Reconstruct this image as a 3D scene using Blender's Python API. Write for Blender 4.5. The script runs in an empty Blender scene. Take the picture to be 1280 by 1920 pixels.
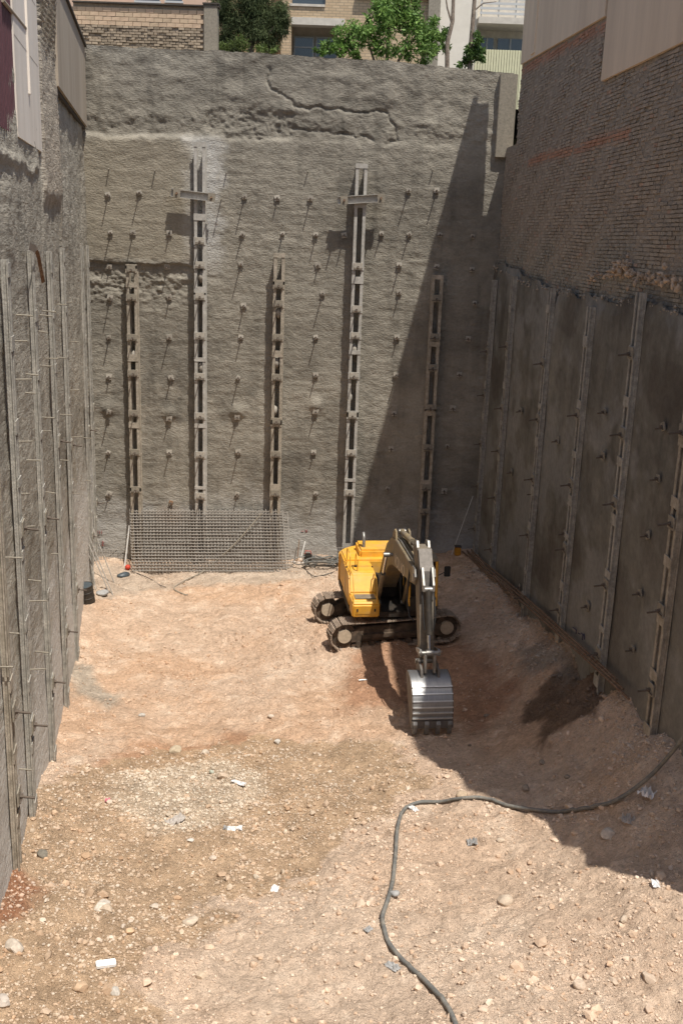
import bpy, bmesh, math, random
import numpy as np
from mathutils import Vector, Matrix
from math import radians, sin, cos, pi

random.seed(7)
RNG = np.random.default_rng(11)
scene = bpy.context.scene
COL = scene.collection

# ------------------------------------------------------------------ camera
F_PX, PITCH, ROLL, CAM_H = 1915.0, radians(15.2), radians(2.0), 12.9
FW = np.array([0, cos(PITCH), -sin(PITCH)])
R0 = np.array([1.0, 0, 0]); U0 = np.array([0, sin(PITCH), cos(PITCH)])
RT = cos(ROLL) * R0 + sin(ROLL) * U0
UP = -sin(ROLL) * R0 + cos(ROLL) * U0
CAM = np.array([0, 0, CAM_H])
cam_data = bpy.data.cameras.new('camera')
cam_data.sensor_fit = 'VERTICAL'
cam_data.sensor_height = 36.0
cam_data.lens = 36.0 * F_PX / 1920.0
cam_data.clip_end = 3000
cam = bpy.data.objects.new('camera', cam_data)
COL.objects.link(cam)
cam.matrix_world = Matrix(((RT[0], UP[0], -FW[0], 0), (RT[1], UP[1], -FW[1], 0),
                           (RT[2], UP[2], -FW[2], CAM_H), (0, 0, 0, 1)))
scene.camera = cam

# ------------------------------------------------------------------ light
SUN = Vector((-0.70, 1.0, -2.82)).normalized()
world = bpy.data.worlds.new('World'); scene.world = world; world.use_nodes = True
wn = world.node_tree.nodes; wl = world.node_tree.links
bg = wn['Background']
sky = wn.new('ShaderNodeTexSky'); sky.sky_type = 'NISHITA'; sky.sun_disc = False
sky.sun_elevation = math.asin(-SUN.z); sky.sun_rotation = math.atan2(-SUN.x, -SUN.y)
sky.air_density = 1.0; sky.dust_density = 2.0; sky.ozone_density = 1.0
wl.new(sky.outputs[0], bg.inputs[0]); bg.inputs[1].default_value = 0.125
sd = bpy.data.lights.new('sun', 'SUN'); sd.energy = 4.7; sd.angle = radians(0.5); sd.color = (1.0, 0.95, 0.87)
so = bpy.data.objects.new('sun', sd); COL.objects.link(so)
so.rotation_euler = SUN.to_track_quat('-Z', 'Y').to_euler(); so.location = (20, -20, 60)
scene.view_settings.view_transform = 'Standard'
scene.view_settings.look = 'None'
scene.view_settings.exposure = 0.1
scene.view_settings.gamma = 1.0
scene.view_settings.use_curve_mapping = False

# ------------------------------------------------------------------ measuring: lines of sight to known planes of the place
def ray(x, y):
    d = FW * F_PX + RT * (x - 640) - UP * (y - 960)
    return d / np.linalg.norm(d)
def on_plane(x, y, p, n):
    d = ray(x, y); p = np.array(p, float); n = np.array(n, float)
    return CAM + d * (np.dot(p - CAM, n) / np.dot(d, n))
DB = 39.4                                            # back wall plane
def back(x, y, off=0.0): return on_plane(x, y, (0, DB - off, 0), (0, 1, 0))
LD = np.array([-0.1801, 0.9836, 0.0]); LN = np.array([0.9836, 0.1801, 0.0]); LO = np.array([-9.88, DB, 0])
RD = np.array([-0.0595, 0.9982, 0.0]); RN = np.array([-0.9982, -0.0595, 0.0]); RO = np.array([5.38, DB, 0])
def left(x, y, off=0.0): return on_plane(x, y, LO + LN * off, LN)
def right(x, y, off=0.0): return on_plane(x, y, RO + RN * off, RN)
def left_pt(Y, z, off=0.0):
    p = LO + LD * ((Y - DB) / LD[1]) + LN * off; return np.array([p[0], p[1], z])
def right_pt(Y, z, off=0.0):
    p = RO + RD * ((Y - DB) / RD[1]) + RN * off; return np.array([p[0], p[1], z])
def level(x, y, z): return on_plane(x, y, (0, 0, z), (0, 0, 1))

# ------------------------------------------------------------------ noise
def _hash(ix, iy, seed):
    h = (ix.astype(np.int64) * 374761393 + iy.astype(np.int64) * 668265263 + seed * 974711) & 0xffffffff
    h = ((h ^ (h >> 13)) * 1274126177) & 0xffffffff
    h = h ^ (h >> 16)
    return (h & 0xffff) / 65535.0
def vnoise(x, y, seed=0):
    x = np.asarray(x, float); y = np.asarray(y, float)
    ix = np.floor(x); iy = np.floor(y); fx = x - ix; fy = y - iy
    fx = fx * fx * (3 - 2 * fx); fy = fy * fy * (3 - 2 * fy)
    a = _hash(ix, iy, seed); b = _hash(ix + 1, iy, seed); c = _hash(ix, iy + 1, seed); d = _hash(ix + 1, iy + 1, seed)
    return (a * (1 - fx) + b * fx) * (1 - fy) + (c * (1 - fx) + d * fx) * fy - 0.5
def fbm(x, y, seed=0, octaves=4, gain=0.5):
    s = 0; a = 1.0; k = 1.0
    for i in range(octaves):
        s = s + a * vnoise(x * k + 17.3 * i, y * k - 9.1 * i, seed + i * 31); a *= gain; k *= 2.03
    return s
def sstep(a, b, x):
    t = np.clip((x - a) / (b - a), 0, 1); return t * t * (3 - 2 * t)
def poly_dist(px, py, pts):
    best = np.full(px.shape, 1e9)
    for (x0, y0), (x1, y1) in zip(pts[:-1], pts[1:]):
        dx, dy = x1 - x0, y1 - y0; t = np.clip(((px - x0) * dx + (py - y0) * dy) / (dx * dx + dy * dy + 1e-9), 0, 1)
        best = np.minimum(best, np.hypot(px - x0 - t * dx, py - y0 - t * dy))
    return best
def in_poly(px, py, pts):
    r = np.zeros(px.shape, bool); n = len(pts)
    for i in range(n):
        x0, y0 = pts[i]; x1, y1 = pts[(i + 1) % n]
        c = ((y0 > py) != (y1 > py)) & (px < (x1 - x0) * (py - y0) / (y1 - y0 + 1e-12) + x0)
        r ^= c
    return r
def poly_soft(px, py, pts, w):
    d = poly_dist(px, py, list(pts) + [pts[0]]); ins = in_poly(px, py, pts)
    return sstep(-w, w, np.where(ins, d, -d))

# ------------------------------------------------------------------ materials
def material(name, color, rough=0.8, metal=0.0, noise=0.0, nscale=8.0, bump=0.0, bscale=30.0, bdist=0.02, attr=None,
             spec=0.3, color2=None, fac_lo=0.35, fac_hi=0.65, stretch=None, trans=0.0, bump2=0.0, b2scale=150.0, bstretch=None):
    m = bpy.data.materials.new(name); m.use_nodes = True
    nt = m.node_tree; N = nt.nodes; L = nt.links; b = N['Principled BSDF']
    b.inputs['Roughness'].default_value = rough; b.inputs['Metallic'].default_value = metal
    b.inputs['Specular IOR Level'].default_value = spec
    if trans: b.inputs['Transmission Weight'].default_value = trans
    tc = N.new('ShaderNodeTexCoord'); src = tc.outputs['Object']
    if stretch:
        mp = N.new('ShaderNodeMapping'); mp.inputs['Scale'].default_value = stretch; L.new(src, mp.inputs[0]); src = mp.outputs[0]
    base = None
    if attr:
        a = N.new('ShaderNodeAttribute'); a.attribute_name = attr; base = a.outputs['Color']
    elif color2:
        n1 = N.new('ShaderNodeTexNoise'); n1.inputs['Scale'].default_value = nscale * 0.35; n1.inputs['Detail'].default_value = 8
        n1.inputs['Roughness'].default_value = 0.65
        L.new(src, n1.inputs['Vector'])
        r = N.new('ShaderNodeValToRGB'); r.color_ramp.elements[0].position = fac_lo; r.color_ramp.elements[1].position = fac_hi
        r.color_ramp.elements[0].color = (*color, 1); r.color_ramp.elements[1].color = (*color2, 1)
        L.new(n1.outputs[0], r.inputs[0]); base = r.outputs[0]
    if noise:
        n2 = N.new('ShaderNodeTexNoise'); n2.inputs['Scale'].default_value = nscale; n2.inputs['Detail'].default_value = 8
        n2.inputs['Roughness'].default_value = 0.7
        L.new(src, n2.inputs['Vector'])
        mr = N.new('ShaderNodeMapRange'); mr.inputs[1].default_value = 0.3; mr.inputs[2].default_value = 0.7
        mr.inputs[3].default_value = 1 - noise; mr.inputs[4].default_value = 1 + noise
        L.new(n2.outputs[0], mr.inputs[0])
        mx = N.new('ShaderNodeMix'); mx.data_type = 'RGBA'; mx.blend_type = 'MULTIPLY'; mx.inputs[0].default_value = 1
        if base is None: mx.inputs[6].default_value = (*color, 1)
        else: L.new(base, mx.inputs[6])
        L.new(mr.outputs[0], mx.inputs[7]); base = mx.outputs[2]
    if base is None: b.inputs['Base Color'].default_value = (*color, 1)
    else: L.new(base, b.inputs['Base Color'])
    prev = None; bsrc = src
    if bstretch:
        mp2 = N.new('ShaderNodeMapping'); mp2.inputs['Scale'].default_value = bstretch; L.new(tc.outputs['Object'], mp2.inputs[0]); bsrc = mp2.outputs[0]
    for st, sc, di in ((bump, bscale, bdist), (bump2, b2scale, bdist * 0.3)):
        if not st: continue
        n3 = N.new('ShaderNodeTexNoise'); n3.inputs['Scale'].default_value = sc; n3.inputs['Detail'].default_value = 6
        n3.inputs['Roughness'].default_value = 0.6
        L.new(bsrc, n3.inputs['Vector'])
        bp = N.new('ShaderNodeBump'); bp.inputs['Strength'].default_value = st; bp.inputs['Distance'].default_value = di
        L.new(n3.outputs[0], bp.inputs['Height'])
        if prev: L.new(prev, bp.inputs['Normal'])
        prev = bp.outputs[0]
    if prev: L.new(prev, b.inputs['Normal'])
    return m
M = {}
M['shotcrete'] = material('shotcrete', (0.26, 0.22, 0.16), 0.93, attr='Col', noise=0.16, nscale=12, bump=0.85, bscale=10, bdist=0.052, bump2=0.7, b2scale=30, bstretch=(1, 1, 2.0))
M['side_shotcrete'] = material('side_shotcrete', (0.3, 0.28, 0.24), 0.93, attr='Col', noise=0.2, nscale=9, bump=0.9, bscale=9, bdist=0.06, bump2=0.7, b2scale=24, bstretch=(1, .35, 1.4))
M['smooth_shotcrete'] = material('smooth_shotcrete', (0.2, 0.18, 0.14), 0.9, attr='Col', noise=0.18, nscale=6, bump=0.5, bscale=20, bdist=0.03)
M['soil'] = material('soil', (0.5, 0.36, 0.25), 0.97, attr='Col', noise=0.22, nscale=9, bump=1.0, bscale=10, bdist=0.13, bump2=0.9, b2scale=34, spec=0.1)
M['stone'] = material('stone', (0.5, 0.4, 0.3), 0.9, attr='Col', noise=0.2, nscale=20, bump=0.4, bscale=40, bdist=0.01, spec=0.2)
M['pile_steel'] = material('pile_steel', (0.28, 0.245, 0.19), 0.85, noise=0.3, nscale=9, bump=0.6, bscale=25, bdist=0.02, color2=(0.42, 0.37, 0.30))
M['pale_pile_steel'] = material('pale_pile_steel', (0.36, 0.34, 0.30), 0.75, noise=0.22, nscale=9, bump=0.4, bscale=25, bdist=0.01, color2=(0.47, 0.45, 0.41))
M['dusty_pile'] = material('dusty_pile', (0.29, 0.275, 0.24), 0.9, noise=0.3, nscale=9, bump=0.6, bscale=25, bdist=0.02, color2=(0.41, 0.385, 0.335))
M['rust'] = material('rust', (0.16, 0.08, 0.045), 0.85, metal=0.2, noise=0.35, nscale=20, color2=(0.26, 0.19, 0.13))
M['rebar'] = material('rebar', (0.25, 0.225, 0.195), 0.75, metal=0.2, noise=0.3, nscale=14, color2=(0.38, 0.35, 0.31))
M['bright_plate'] = material('bright_plate', (0.42, 0.385, 0.325), 0.85, noise=0.25, nscale=15, bump=0.3, bscale=40, bdist=0.01)
M['nail_bar'] = material('nail_bar', (0.12, 0.095, 0.075), 0.85, noise=0.3, nscale=15)
M['plate'] = material('plate', (0.27, 0.24, 0.19), 0.85, noise=0.3, nscale=15, bump=0.4, bscale=40, bdist=0.01)
M['orange_plate'] = material('orange_plate', (0.32, 0.19, 0.11), 0.8, noise=0.3, nscale=15)
M['yellow'] = material('yellow', (0.76, 0.40, 0.045), 0.5, noise=0.14, nscale=5, bump=0.05, bscale=6, bdist=0.01, spec=0.4, color2=(0.52, 0.34, 0.14), fac_lo=0.45, fac_hi=0.8)
M['dusty_yellow'] = material('dusty_yellow', (0.27, 0.205, 0.115), 0.65, noise=0.25, nscale=6, color2=(0.19, 0.165, 0.13))
M['worn_yellow'] = material('worn_yellow', (0.20, 0.165, 0.12), 0.6, noise=0.3, nscale=6, color2=(0.13, 0.115, 0.10))
M['black_metal'] = material('black_metal', (0.022, 0.02, 0.018), 0.6, noise=0.4, nscale=12, spec=0.4, color2=(0.05, 0.04, 0.03))
M['dark_frame'] = material('dark_frame', (0.05, 0.04, 0.03), 0.8, noise=0.4, nscale=8, color2=(0.14, 0.10, 0.07))
M['track_steel'] = material('track_steel', (0.26, 0.20, 0.15), 0.8, noise=0.35, nscale=10, color2=(0.40, 0.32, 0.25))
M['grey_steel'] = material('grey_steel', (0.33, 0.32, 0.30), 0.45, metal=0.6, noise=0.25, nscale=8, color2=(0.2, 0.19, 0.17))
M['bucket_steel'] = material('bucket_steel', (0.35, 0.35, 0.345), 0.44, metal=0.85, noise=0.16, nscale=3, stretch=(9, 1, 1), bump=0.06, bscale=4, bdist=0.01)
M['strip_steel'] = material('strip_steel', (0.60, 0.60, 0.59), 0.45, metal=0.6, noise=0.15, nscale=6)
M['dark_bucket'] = material('dark_bucket', (0.16, 0.145, 0.13), 0.6, metal=0.5, noise=0.3, nscale=8)
M['chrome'] = material('chrome', (0.6, 0.6, 0.6), 0.15, metal=1.0)
M['glass'] = material('glass', (0.012, 0.014, 0.016), 0.08, spec=0.6)
M['rubber'] = material('rubber', (0.03, 0.03, 0.03), 0.7, noise=0.2, nscale=20)
M['hose'] = material('hose', (0.15, 0.15, 0.14), 0.8, noise=0.25, nscale=12, color2=(0.27, 0.245, 0.205), fac_lo=.45, fac_hi=.7)
M['white_letter'] = material('white_letter', (0.62, 0.52, 0.40), 0.7)
M['lead_disc'] = material('lead_disc', (0.46, 0.38, 0.28), 0.8, noise=0.2, nscale=12)

# ------------------------------------------------------------------ builders
def tag(o, label=None, cat=None, group=None, kind=None):
    if label: o['label'] = label
    if cat: o['category'] = cat
    if group: o['group'] = group
    if kind: o['kind'] = kind
    return o
def link(name, me, mat=None, parent=None):
    o = bpy.data.objects.new(name, me); COL.objects.link(o)
    if mat is not None:
        if not me.materials: me.materials.append(M[mat])
    if parent is not None: o.parent = parent
    return o
def empty(name, loc=(0, 0, 0), rz=0.0):
    o = bpy.data.objects.new(name, None); COL.objects.link(o); o.location = Vector([float(v) for v in loc]); o.rotation_euler = (0, 0, rz)
    o.empty_display_size = 0.2
    return o
def fast_mesh(name, verts, faces, smooth=True, col=None):
    verts = np.asarray(verts, np.float32); faces = np.asarray(faces, np.int32); k = faces.shape[1]
    me = bpy.data.meshes.new(name)
    me.vertices.add(len(verts)); me.vertices.foreach_set('co', verts.ravel())
    me.loops.add(faces.size); me.loops.foreach_set('vertex_index', faces.ravel())
    me.polygons.add(len(faces)); me.polygons.foreach_set('loop_start', np.arange(len(faces), dtype=np.int32) * k)
    me.polygons.foreach_set('use_smooth', np.full(len(faces), smooth))
    me.update(calc_edges=True)
    if col is not None: set_col(me, col)
    return me
def set_col(me, col):
    a = me.color_attributes.new('Col', 'FLOAT_COLOR', 'POINT')
    c = np.ones((len(me.vertices), 4), np.float32); c[:, :3] = np.asarray(col, np.float32)
    a.data.foreach_set('color', c.ravel())
def grid_faces(nu, nv, flip=False):
    i = np.arange((nu - 1) * (nv - 1)); u = i // (nv - 1); v = i % (nv - 1); a = u * nv + v
    f = np.stack([a, a + nv, a + nv + 1, a + 1], 1)
    return f[:, ::-1] if flip else f
class MB:
    def __init__(s): s.v = []; s.f = []
    def add(s, vs, fs):
        o = len(s.v); s.v += [tuple(float(c) for c in p) for p in vs]; s.f += [tuple(i + o for i in f) for f in fs]; return s
    def box(s, c, d, m=None):
        c = Vector(c); x, y, z = d[0] / 2, d[1] / 2, d[2] / 2
        vs = [Vector(p) for p in ((-x, -y, -z), (x, -y, -z), (x, y, -z), (-x, y, -z), (-x, -y, z), (x, -y, z), (x, y, z), (-x, y, z))]
        if m is not None: vs = [m @ p for p in vs]
        return s.add([c + p for p in vs], [(0, 3, 2, 1), (4, 5, 6, 7), (0, 1, 5, 4), (1, 2, 6, 5), (2, 3, 7, 6), (3, 0, 4, 7)])
    def span(s, a, b): return s.box([(p + q) / 2 for p, q in zip(a, b)], [abs(q - p) for p, q in zip(a, b)])
    def tube(s, pts, r, n=8, cap=True):
        pts = [Vector([float(c) for c in p]) for p in pts]; R = r if isinstance(r, (list, tuple)) else [r] * len(pts)
        o = len(s.v); prev = None
        for i, p in enumerate(pts):
            t = (pts[min(i + 1, len(pts) - 1)] - pts[max(i - 1, 0)]).normalized()
            if prev is None: a = t.orthogonal().normalized()
            else: a = (prev - t * prev.dot(t)).normalized()
            prev = a; b = t.cross(a)
            for k in range(n):
                q = p + (a * cos(2 * pi * k / n) + b * sin(2 * pi * k / n)) * R[i]; s.v.append(tuple(q))
        for i in range(len(pts) - 1):
            for k in range(n):
                s.f.append((o + i * n + k, o + i * n + (k + 1) % n, o + (i + 1) * n + (k + 1) % n, o + (i + 1) * n + k))
        if cap:
            s.f.append(tuple(o + k for k in reversed(range(n)))); e = o + (len(pts) - 1) * n; s.f.append(tuple(e + k for k in range(n)))
        return s
    def prism(s, prof, x0, x1, ax='x'):
        n = len(prof)
        def p3(u, w, x): return {'x': (x, u, w), 'y': (u, x, w), 'z': (u, w, x)}[ax]
        vs = [p3(u, w, x0) for u, w in prof] + [p3(u, w, x1) for u, w in prof]
        fs = [tuple(range(n)), tuple(n + i for i in reversed(range(n)))] + [(i, i + n, (i + 1) % n + n, (i + 1) % n) for i in range(n)]
        return s.add(vs, fs)
    def mesh(s, name, smooth=False, bevel=0.0, T=None):
        me = bpy.data.meshes.new(name); vs = s.v
        if T is not None: vs = [tuple(T @ Vector(p)) for p in vs]
        me.from_pydata(vs, [], s.f)
        bm = bmesh.new(); bm.from_mesh(me)
        bmesh.ops.recalc_face_normals(bm, faces=bm.faces)
        if bevel: bmesh.ops.bevel(bm, geom=list(bm.edges), offset=bevel, segments=2, affect='EDGES', clamp_overlap=True)
        if smooth:
            for f in bm.faces: f.smooth = True
        bm.to_mesh(me); bm.free()
        if smooth:
            try: me.set_sharp_from_angle(angle=radians(40))
            except Exception: pass
        me.update(); return me
    def build(s, name, mat, parent=None, smooth=False, bevel=0.0, T=None):
        return link(name, s.mesh(name, smooth, bevel, T), mat, parent)
def frame_matrix(ex, ey, ez):
    return Matrix(((ex[0], ey[0], ez[0]), (ex[1], ey[1], ez[1]), (ex[2], ey[2], ez[2])))
def copy_tree(o, parent=None):
    c = o.copy(); COL.objects.link(c); c.parent = parent
    for ch in list(o.children): copy_tree(ch, c)
    return c
ORD = ['', 'first', 'second', 'third', 'fourth', 'fifth', 'sixth', 'seventh', 'eighth', 'ninth', 'tenth', 'eleventh', 'twelfth', 'thirteenth', 'fourteenth', 'fifteenth', 'sixteenth', 'seventeenth', 'eighteenth', 'nineteenth']

# ------------------------------------------------------------------ ground of the excavation
CTRL = []
def cp(x, y, z): p = level(x, y, z); CTRL.append((p[0], p[1], z))
for a in ((150, 1130, .35), (128, 1240, .35), (108, 1330, .5), (70, 1455, 1.1), (20, 1570, 2.0), (0, 1700, 2.3),
          (170, 1050, -.05), (250, 1072, -.12), (400, 1072, -.02), (540, 1068, .12), (600, 1056, .32), (760, 1042, .6), (870, 1038, .8), (300, 1098, -.02), (420, 1095, .03), (550, 1088, .22), (200, 1130, .12),
          (1280, 1400, 3.6),
          (640, 1225, .5), (860, 1190, .62), (605, 1180, .5), (740, 1190, .55), (720, 1130, .58),
          (400, 1170, .0), (230, 1210, .05), (500, 1160, .05), (450, 1225, -.08), (380, 1290, .0), (560, 1300, .18), (240, 1280, .05), (190, 1330, .22), (280, 1370, .2), (340, 1340, .18), (800, 1372, .52), (700, 1330, .42),
          (950, 1250, 1.0), (1000, 1330, 1.2), (1080, 1305, 1.85), (1125, 1310, 2.45), (1100, 1400, 2.25), (950, 1450, 1.15), (880, 1400, .75),
          (800, 1500, 1.1), (880, 1490, 1.25), (500, 1400, .55), (300, 1440, .6), (180, 1420, .6), (200, 1600, 1.45), (500, 1600, 1.2), (750, 1620, 1.5), (1060, 1530, 1.7), (1150, 1560, 2.35),
          (950, 1700, 1.85), (1270, 1620, 2.7), (1150, 1750, 2.35), (300, 1850, 1.9), (60, 1850, 2.2), (640, 1900, 2.0), (1000, 1860, 2.2), (1270, 1900, 2.4)):
    cp(*a)
for x_, y_ in ((905, 1068), (950, 1112), (1000, 1160), (1060, 1216), (1110, 1262), (1150, 1294), (1182, 1335), (1203, 1372), (1250, 1392)):
    q_ = right(x_, y_, .15); CTRL.append((q_[0], q_[1], float(q_[2]) - .02))
CTRL += [(-6, 9, 2.9), (0, 9.4, 2.7), (7, 9, 3.0), (9, 14, 3.6), (-8, 14, 2.6), (-11, 24, .8), (-12, 34, .3), (-11, 41, -.1), (-5, 41, -.05), (-2, 41, .15), (7, 41, .9), (8, 30, 2.2), (9, 20, 3.6)]
CP = np.array(CTRL)
def _tps(r2): return 0.5 * r2 * np.log(r2 + 1e-9)
_n = len(CP); _K = _tps((CP[:, None, 0] - CP[None, :, 0]) ** 2 + (CP[:, None, 1] - CP[None, :, 1]) ** 2) + np.eye(_n) * 0.06
_Pm = np.column_stack([np.ones(_n), CP[:, 0], CP[:, 1]])
_A = np.block([[_K, _Pm], [_Pm.T, np.zeros((3, 3))]])
_W = np.linalg.solve(_A, np.concatenate([CP[:, 2], np.zeros(3)]))
def ground_smooth(X, Y):
    X = np.asarray(X, float); Y = np.asarray(Y, float)
    s = _W[_n] + _W[_n + 1] * X + _W[_n + 2] * Y
    for i in range(_n): s = s + _W[i] * _tps((X - CP[i, 0]) ** 2 + (Y - CP[i, 1]) ** 2)
    return s
def world_poly(pts): return [tuple(ground_at(x, y)[:2]) for x, y in pts]
def ground_at(x, y):
    z = 1.0
    for _ in range(14):
        p = level(x, y, z); z = 0.5 * z + 0.5 * float(ground_smooth(p[0], p[1]))
    p = level(x, y, z); return p
DAMP = world_poly([(60, 1500), (150, 1450), (290, 1408), (420, 1385), (640, 1380), (740, 1400), (790, 1450), (740, 1510), (690, 1545), (600, 1630), (560, 1665), (400, 1695), (385, 1745), (290, 1765), (240, 1830), (235, 1880), (300, 1918), (180, 2000), (-80, 2000), (-80, 1600)])
PALE = world_poly([(210, 1490), (300, 1430), (400, 1425), (500, 1450), (480, 1510), (350, 1560), (240, 1540)])
RED = world_poly([(-30, 1560), (30, 1590), (70, 1650), (20, 1710), (-40, 1720)])
RED2 = world_poly([(170, 1440), (280, 1400), (430, 1375), (560, 1380), (420, 1400), (300, 1430), (200, 1470)])
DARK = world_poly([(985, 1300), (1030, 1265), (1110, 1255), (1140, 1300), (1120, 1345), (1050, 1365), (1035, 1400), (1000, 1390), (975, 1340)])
RED3 = world_poly([(830, 1190), (930, 1220), (960, 1300), (900, 1380), (840, 1330), (650, 1330), (640, 1240)])
GREY1 = world_poly([(110, 1240), (165, 1250), (215, 1300), (190, 1330), (140, 1300)])
GREY2 = world_poly([(960, 1215), (1040, 1205), (1100, 1270), (1040, 1262), (980, 1260)])
PALEBACK = world_poly([(150, 1060), (640, 1050), (640, 1085), (420, 1095), (260, 1110), (170, 1125)])
def mask(X, Y, poly, w, warp=0.5, seed=3):
    return poly_soft(X + warp * fbm(X * 1.2, Y * 1.2, seed, 5, .6), Y + warp * fbm(X * 1.2 + 50, Y * 1.2, seed + 5, 5, .6), poly, w)
def ground_h(X, Y):
    X = np.asarray(X, float); Y = np.asarray(Y, float)
    h = ground_smooth(X, Y) + 0.24 * fbm(X * .55, Y * .55, 1, 4) + 0.11 * fbm(X * 2.2, Y * 2.2, 2, 4, .6)
    d = mask(X, Y, DAMP, .3)
    rug = 0.7 + 0.6 * vnoise(X * .4, Y * .4, 91)
    h = h + (0.05 + 0.03 * d) * rug * np.maximum(0, vnoise(X * 6.5, Y * 6.5, 8) + .1) + 0.045 * rug * vnoise(X * 13, Y * 13, 12) + .02 * rug * np.maximum(0, vnoise(X * 17, Y * 17, 14))
    h = h - 0.05 * d
    # ruts scraped by the bucket down the slope in front of the machine
    h = h + 0.05 * vnoise(X * 2.6 + .35 * Y, Y * .35, 77) * sstep(24, 27, Y)
    h = h + 0.14 * np.exp(-((Y - DB + .1) / .6) ** 2) * (0.4 + vnoise(X * 1.3, Y, 5))
    # crawler prints left of the machine
    ca, sa = cos(radians(14)), sin(radians(14)); u = (X - 1.5) * ca + (Y - 31.2) * sa; v = -(X - 1.5) * sa + (Y - 31.2) * ca
    pr = (sstep(.34, .26, np.abs(np.abs(v + .15 * np.sin(u * .5)) - 1.17))) * sstep(-8.0, -5.5, u) * sstep(-1.6, -2.1, u) * sstep(-.2, .15, vnoise(X * .8, Y * .8, 95) + .1)
    h = h - pr * (.035 + .03 * np.sign(np.sin(u * 2 * pi / .24)))
    return h
nx, ny = 430, 560
gx = np.linspace(-11.5, 9.3, nx); gy = 9.0 + (40.2 - 9.0) * np.linspace(0, 1, ny) ** 1.15
GX, GY = np.meshgrid(gx, gy, indexing='ij')
GZ = ground_h(GX, GY)
def soil_color(X, Y):
    n = fbm(X * .45, Y * .45, 41, 5, .55)[..., None]; n2 = fbm(X * 2.5, Y * 2.5, 43, 4, .6)[..., None]
    tan = np.array([.64, .465, .335]); pink = np.array([.625, .42, .28]); pale = np.array([.69, .555, .43])
    c = tan + (pink - tan) * sstep(-.15, .45, n) + (pale - tan) * sstep(.05, .6, n2) * .6
    c = c * (1 + .22 * n2)
    def put(c, poly, colr, w, amt=1.0, warp=.6, seed=3):
        m = mask(X, Y, poly, w, warp, seed)[..., None] * amt
        return c * (1 - m) + np.array(colr) * (1 + .35 * n2) * m
    nearc = sstep(23, 15, Y)[..., None] * .55
    c = c * (1 - nearc) + np.array([.67, .535, .41]) * (1 + .2 * n2) * nearc
    c = put(c, RED3, (.42, .22, .125), .5, .75, .9, 9)
    c = put(c, RED2, (.45, .245, .14), .35, .75, .6, 15)
    c = put(c, DAMP, (.465, .325, .205), .10, .88, .8, 3)
    c = put(c, PALE, (.56, .47, .36), .4, .55, .8, 21)
    c = put(c, RED, (.33, .155, .085), .2, .9, .5, 25)
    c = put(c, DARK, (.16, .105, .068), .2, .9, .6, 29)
    c = put(c, GREY1, (.42, .37, .30), .25, .8, .5, 33)
    c = put(c, GREY2, (.27, .24, .20), .25, .8, .5, 37)
    c = put(c, PALEBACK, (.52, .43, .34), .3, .7, .6, 39)
    return np.clip(c, .02, .8)
gv = np.stack([GX.ravel(), GY.ravel(), GZ.ravel()], 1)
ground = link('ground', fast_mesh('ground', gv, grid_faces(nx, ny), True, soil_color(GX, GY).reshape(-1, 3)), 'soil')
tag(ground, kind='structure')
# the bank under the photographer, outside the picture
bx_ = np.linspace(-11.5, 9.3, 60); by_ = np.linspace(-12, 9.05, 60); BX, BY = np.meshgrid(bx_, by_, indexing='ij')
e0 = ground_h(BX, np.full_like(BX, 9.0)) - .02
BZ = np.where(BY > 9, e0, e0 + (10.6 - e0) * sstep(9.0, 1.0, BY)) + .08 * fbm(BX, BY, 61) * sstep(9, 7, BY)
BZ = np.minimum(BZ, 12.9 - .93 * np.maximum(BY, 0) - .6 * sstep(8.5, 0, BY)) 
bank = link('earth_bank', fast_mesh('earth_bank', np.stack([BX.ravel(), BY.ravel(), BZ.ravel()], 1), grid_faces(60, 60), True, soil_color(BX, BY).reshape(-1, 3)), 'soil')
tag(bank, kind='structure')
def gz(x, y): return float(ground_h(np.array([x]), np.array([y]))[0])
def gpt(px, py, lift=0.0):
    z = 1.0
    for _ in range(16):
        p = level(px, py, z); z = .5 * z + .5 * gz(p[0], p[1])
    p = level(px, py, z); return Vector((p[0], p[1], z + lift))

# street level round the excavation, far out to the horizon
sb = MB(); Zs = 17.6
for (x0, y0, x1, y1) in ((-900, 40.6, 900, 1500), (-900, -900, -16.5, 40.6), (16.5, -900, 900, 40.6), (-16.5, -900, 16.5, -12)):
    sb.add([(x0, y0, Zs), (x1, y0, Zs), (x1, y1, Zs), (x0, y1, Zs)], [(0, 1, 2, 3)])
M['street'] = material('street', (0.16, 0.15, 0.135), .9, noise=.25, nscale=2, bump=.3, bscale=20)
tag(sb.build('street_ground', 'street'), kind='structure')

# ------------------------------------------------------------------ back wall of sprayed concrete
def wcol(n, n2): return None
nails_bulge = [back(205, 770), back(318, 780), back(445, 776), back(592, 765)]
top_pts = np.array([[*back(x, y)[[0, 2]]] for x, y in ((130, 82), (155, 83), (230, 88), (330, 92), (405, 94), (500, 99), (580, 106), (700, 112), (800, 120), (870, 128), (950, 136), (985, 139))])
def back_top(X): return np.interp(X, top_pts[:, 0], top_pts[:, 1]) + .05 * fbm(X * 2, X * 0, 71, 4) + .02 * vnoise(X * 14, X * 0, 72)
crack = [tuple(back(x, y)[[0, 2]]) for x, y in ((503, 128), (504, 150), (508, 168), (530, 178), (546, 190), (552, 201), (590, 203), (650, 207), (728, 212), (738, 238), (745, 262), (720, 268))]
crack2 = [tuple(back(x, y)[[0, 2]]) for x, y in ((545, 243), (600, 246), (640, 250), (700, 262))]
ledge_z = float(back(400, 258)[2]); step_z = float(back(260, 494)[2]); x_step = float(back(362, 494)[0]); x_corner = float(back(155, 494)[0])
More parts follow.
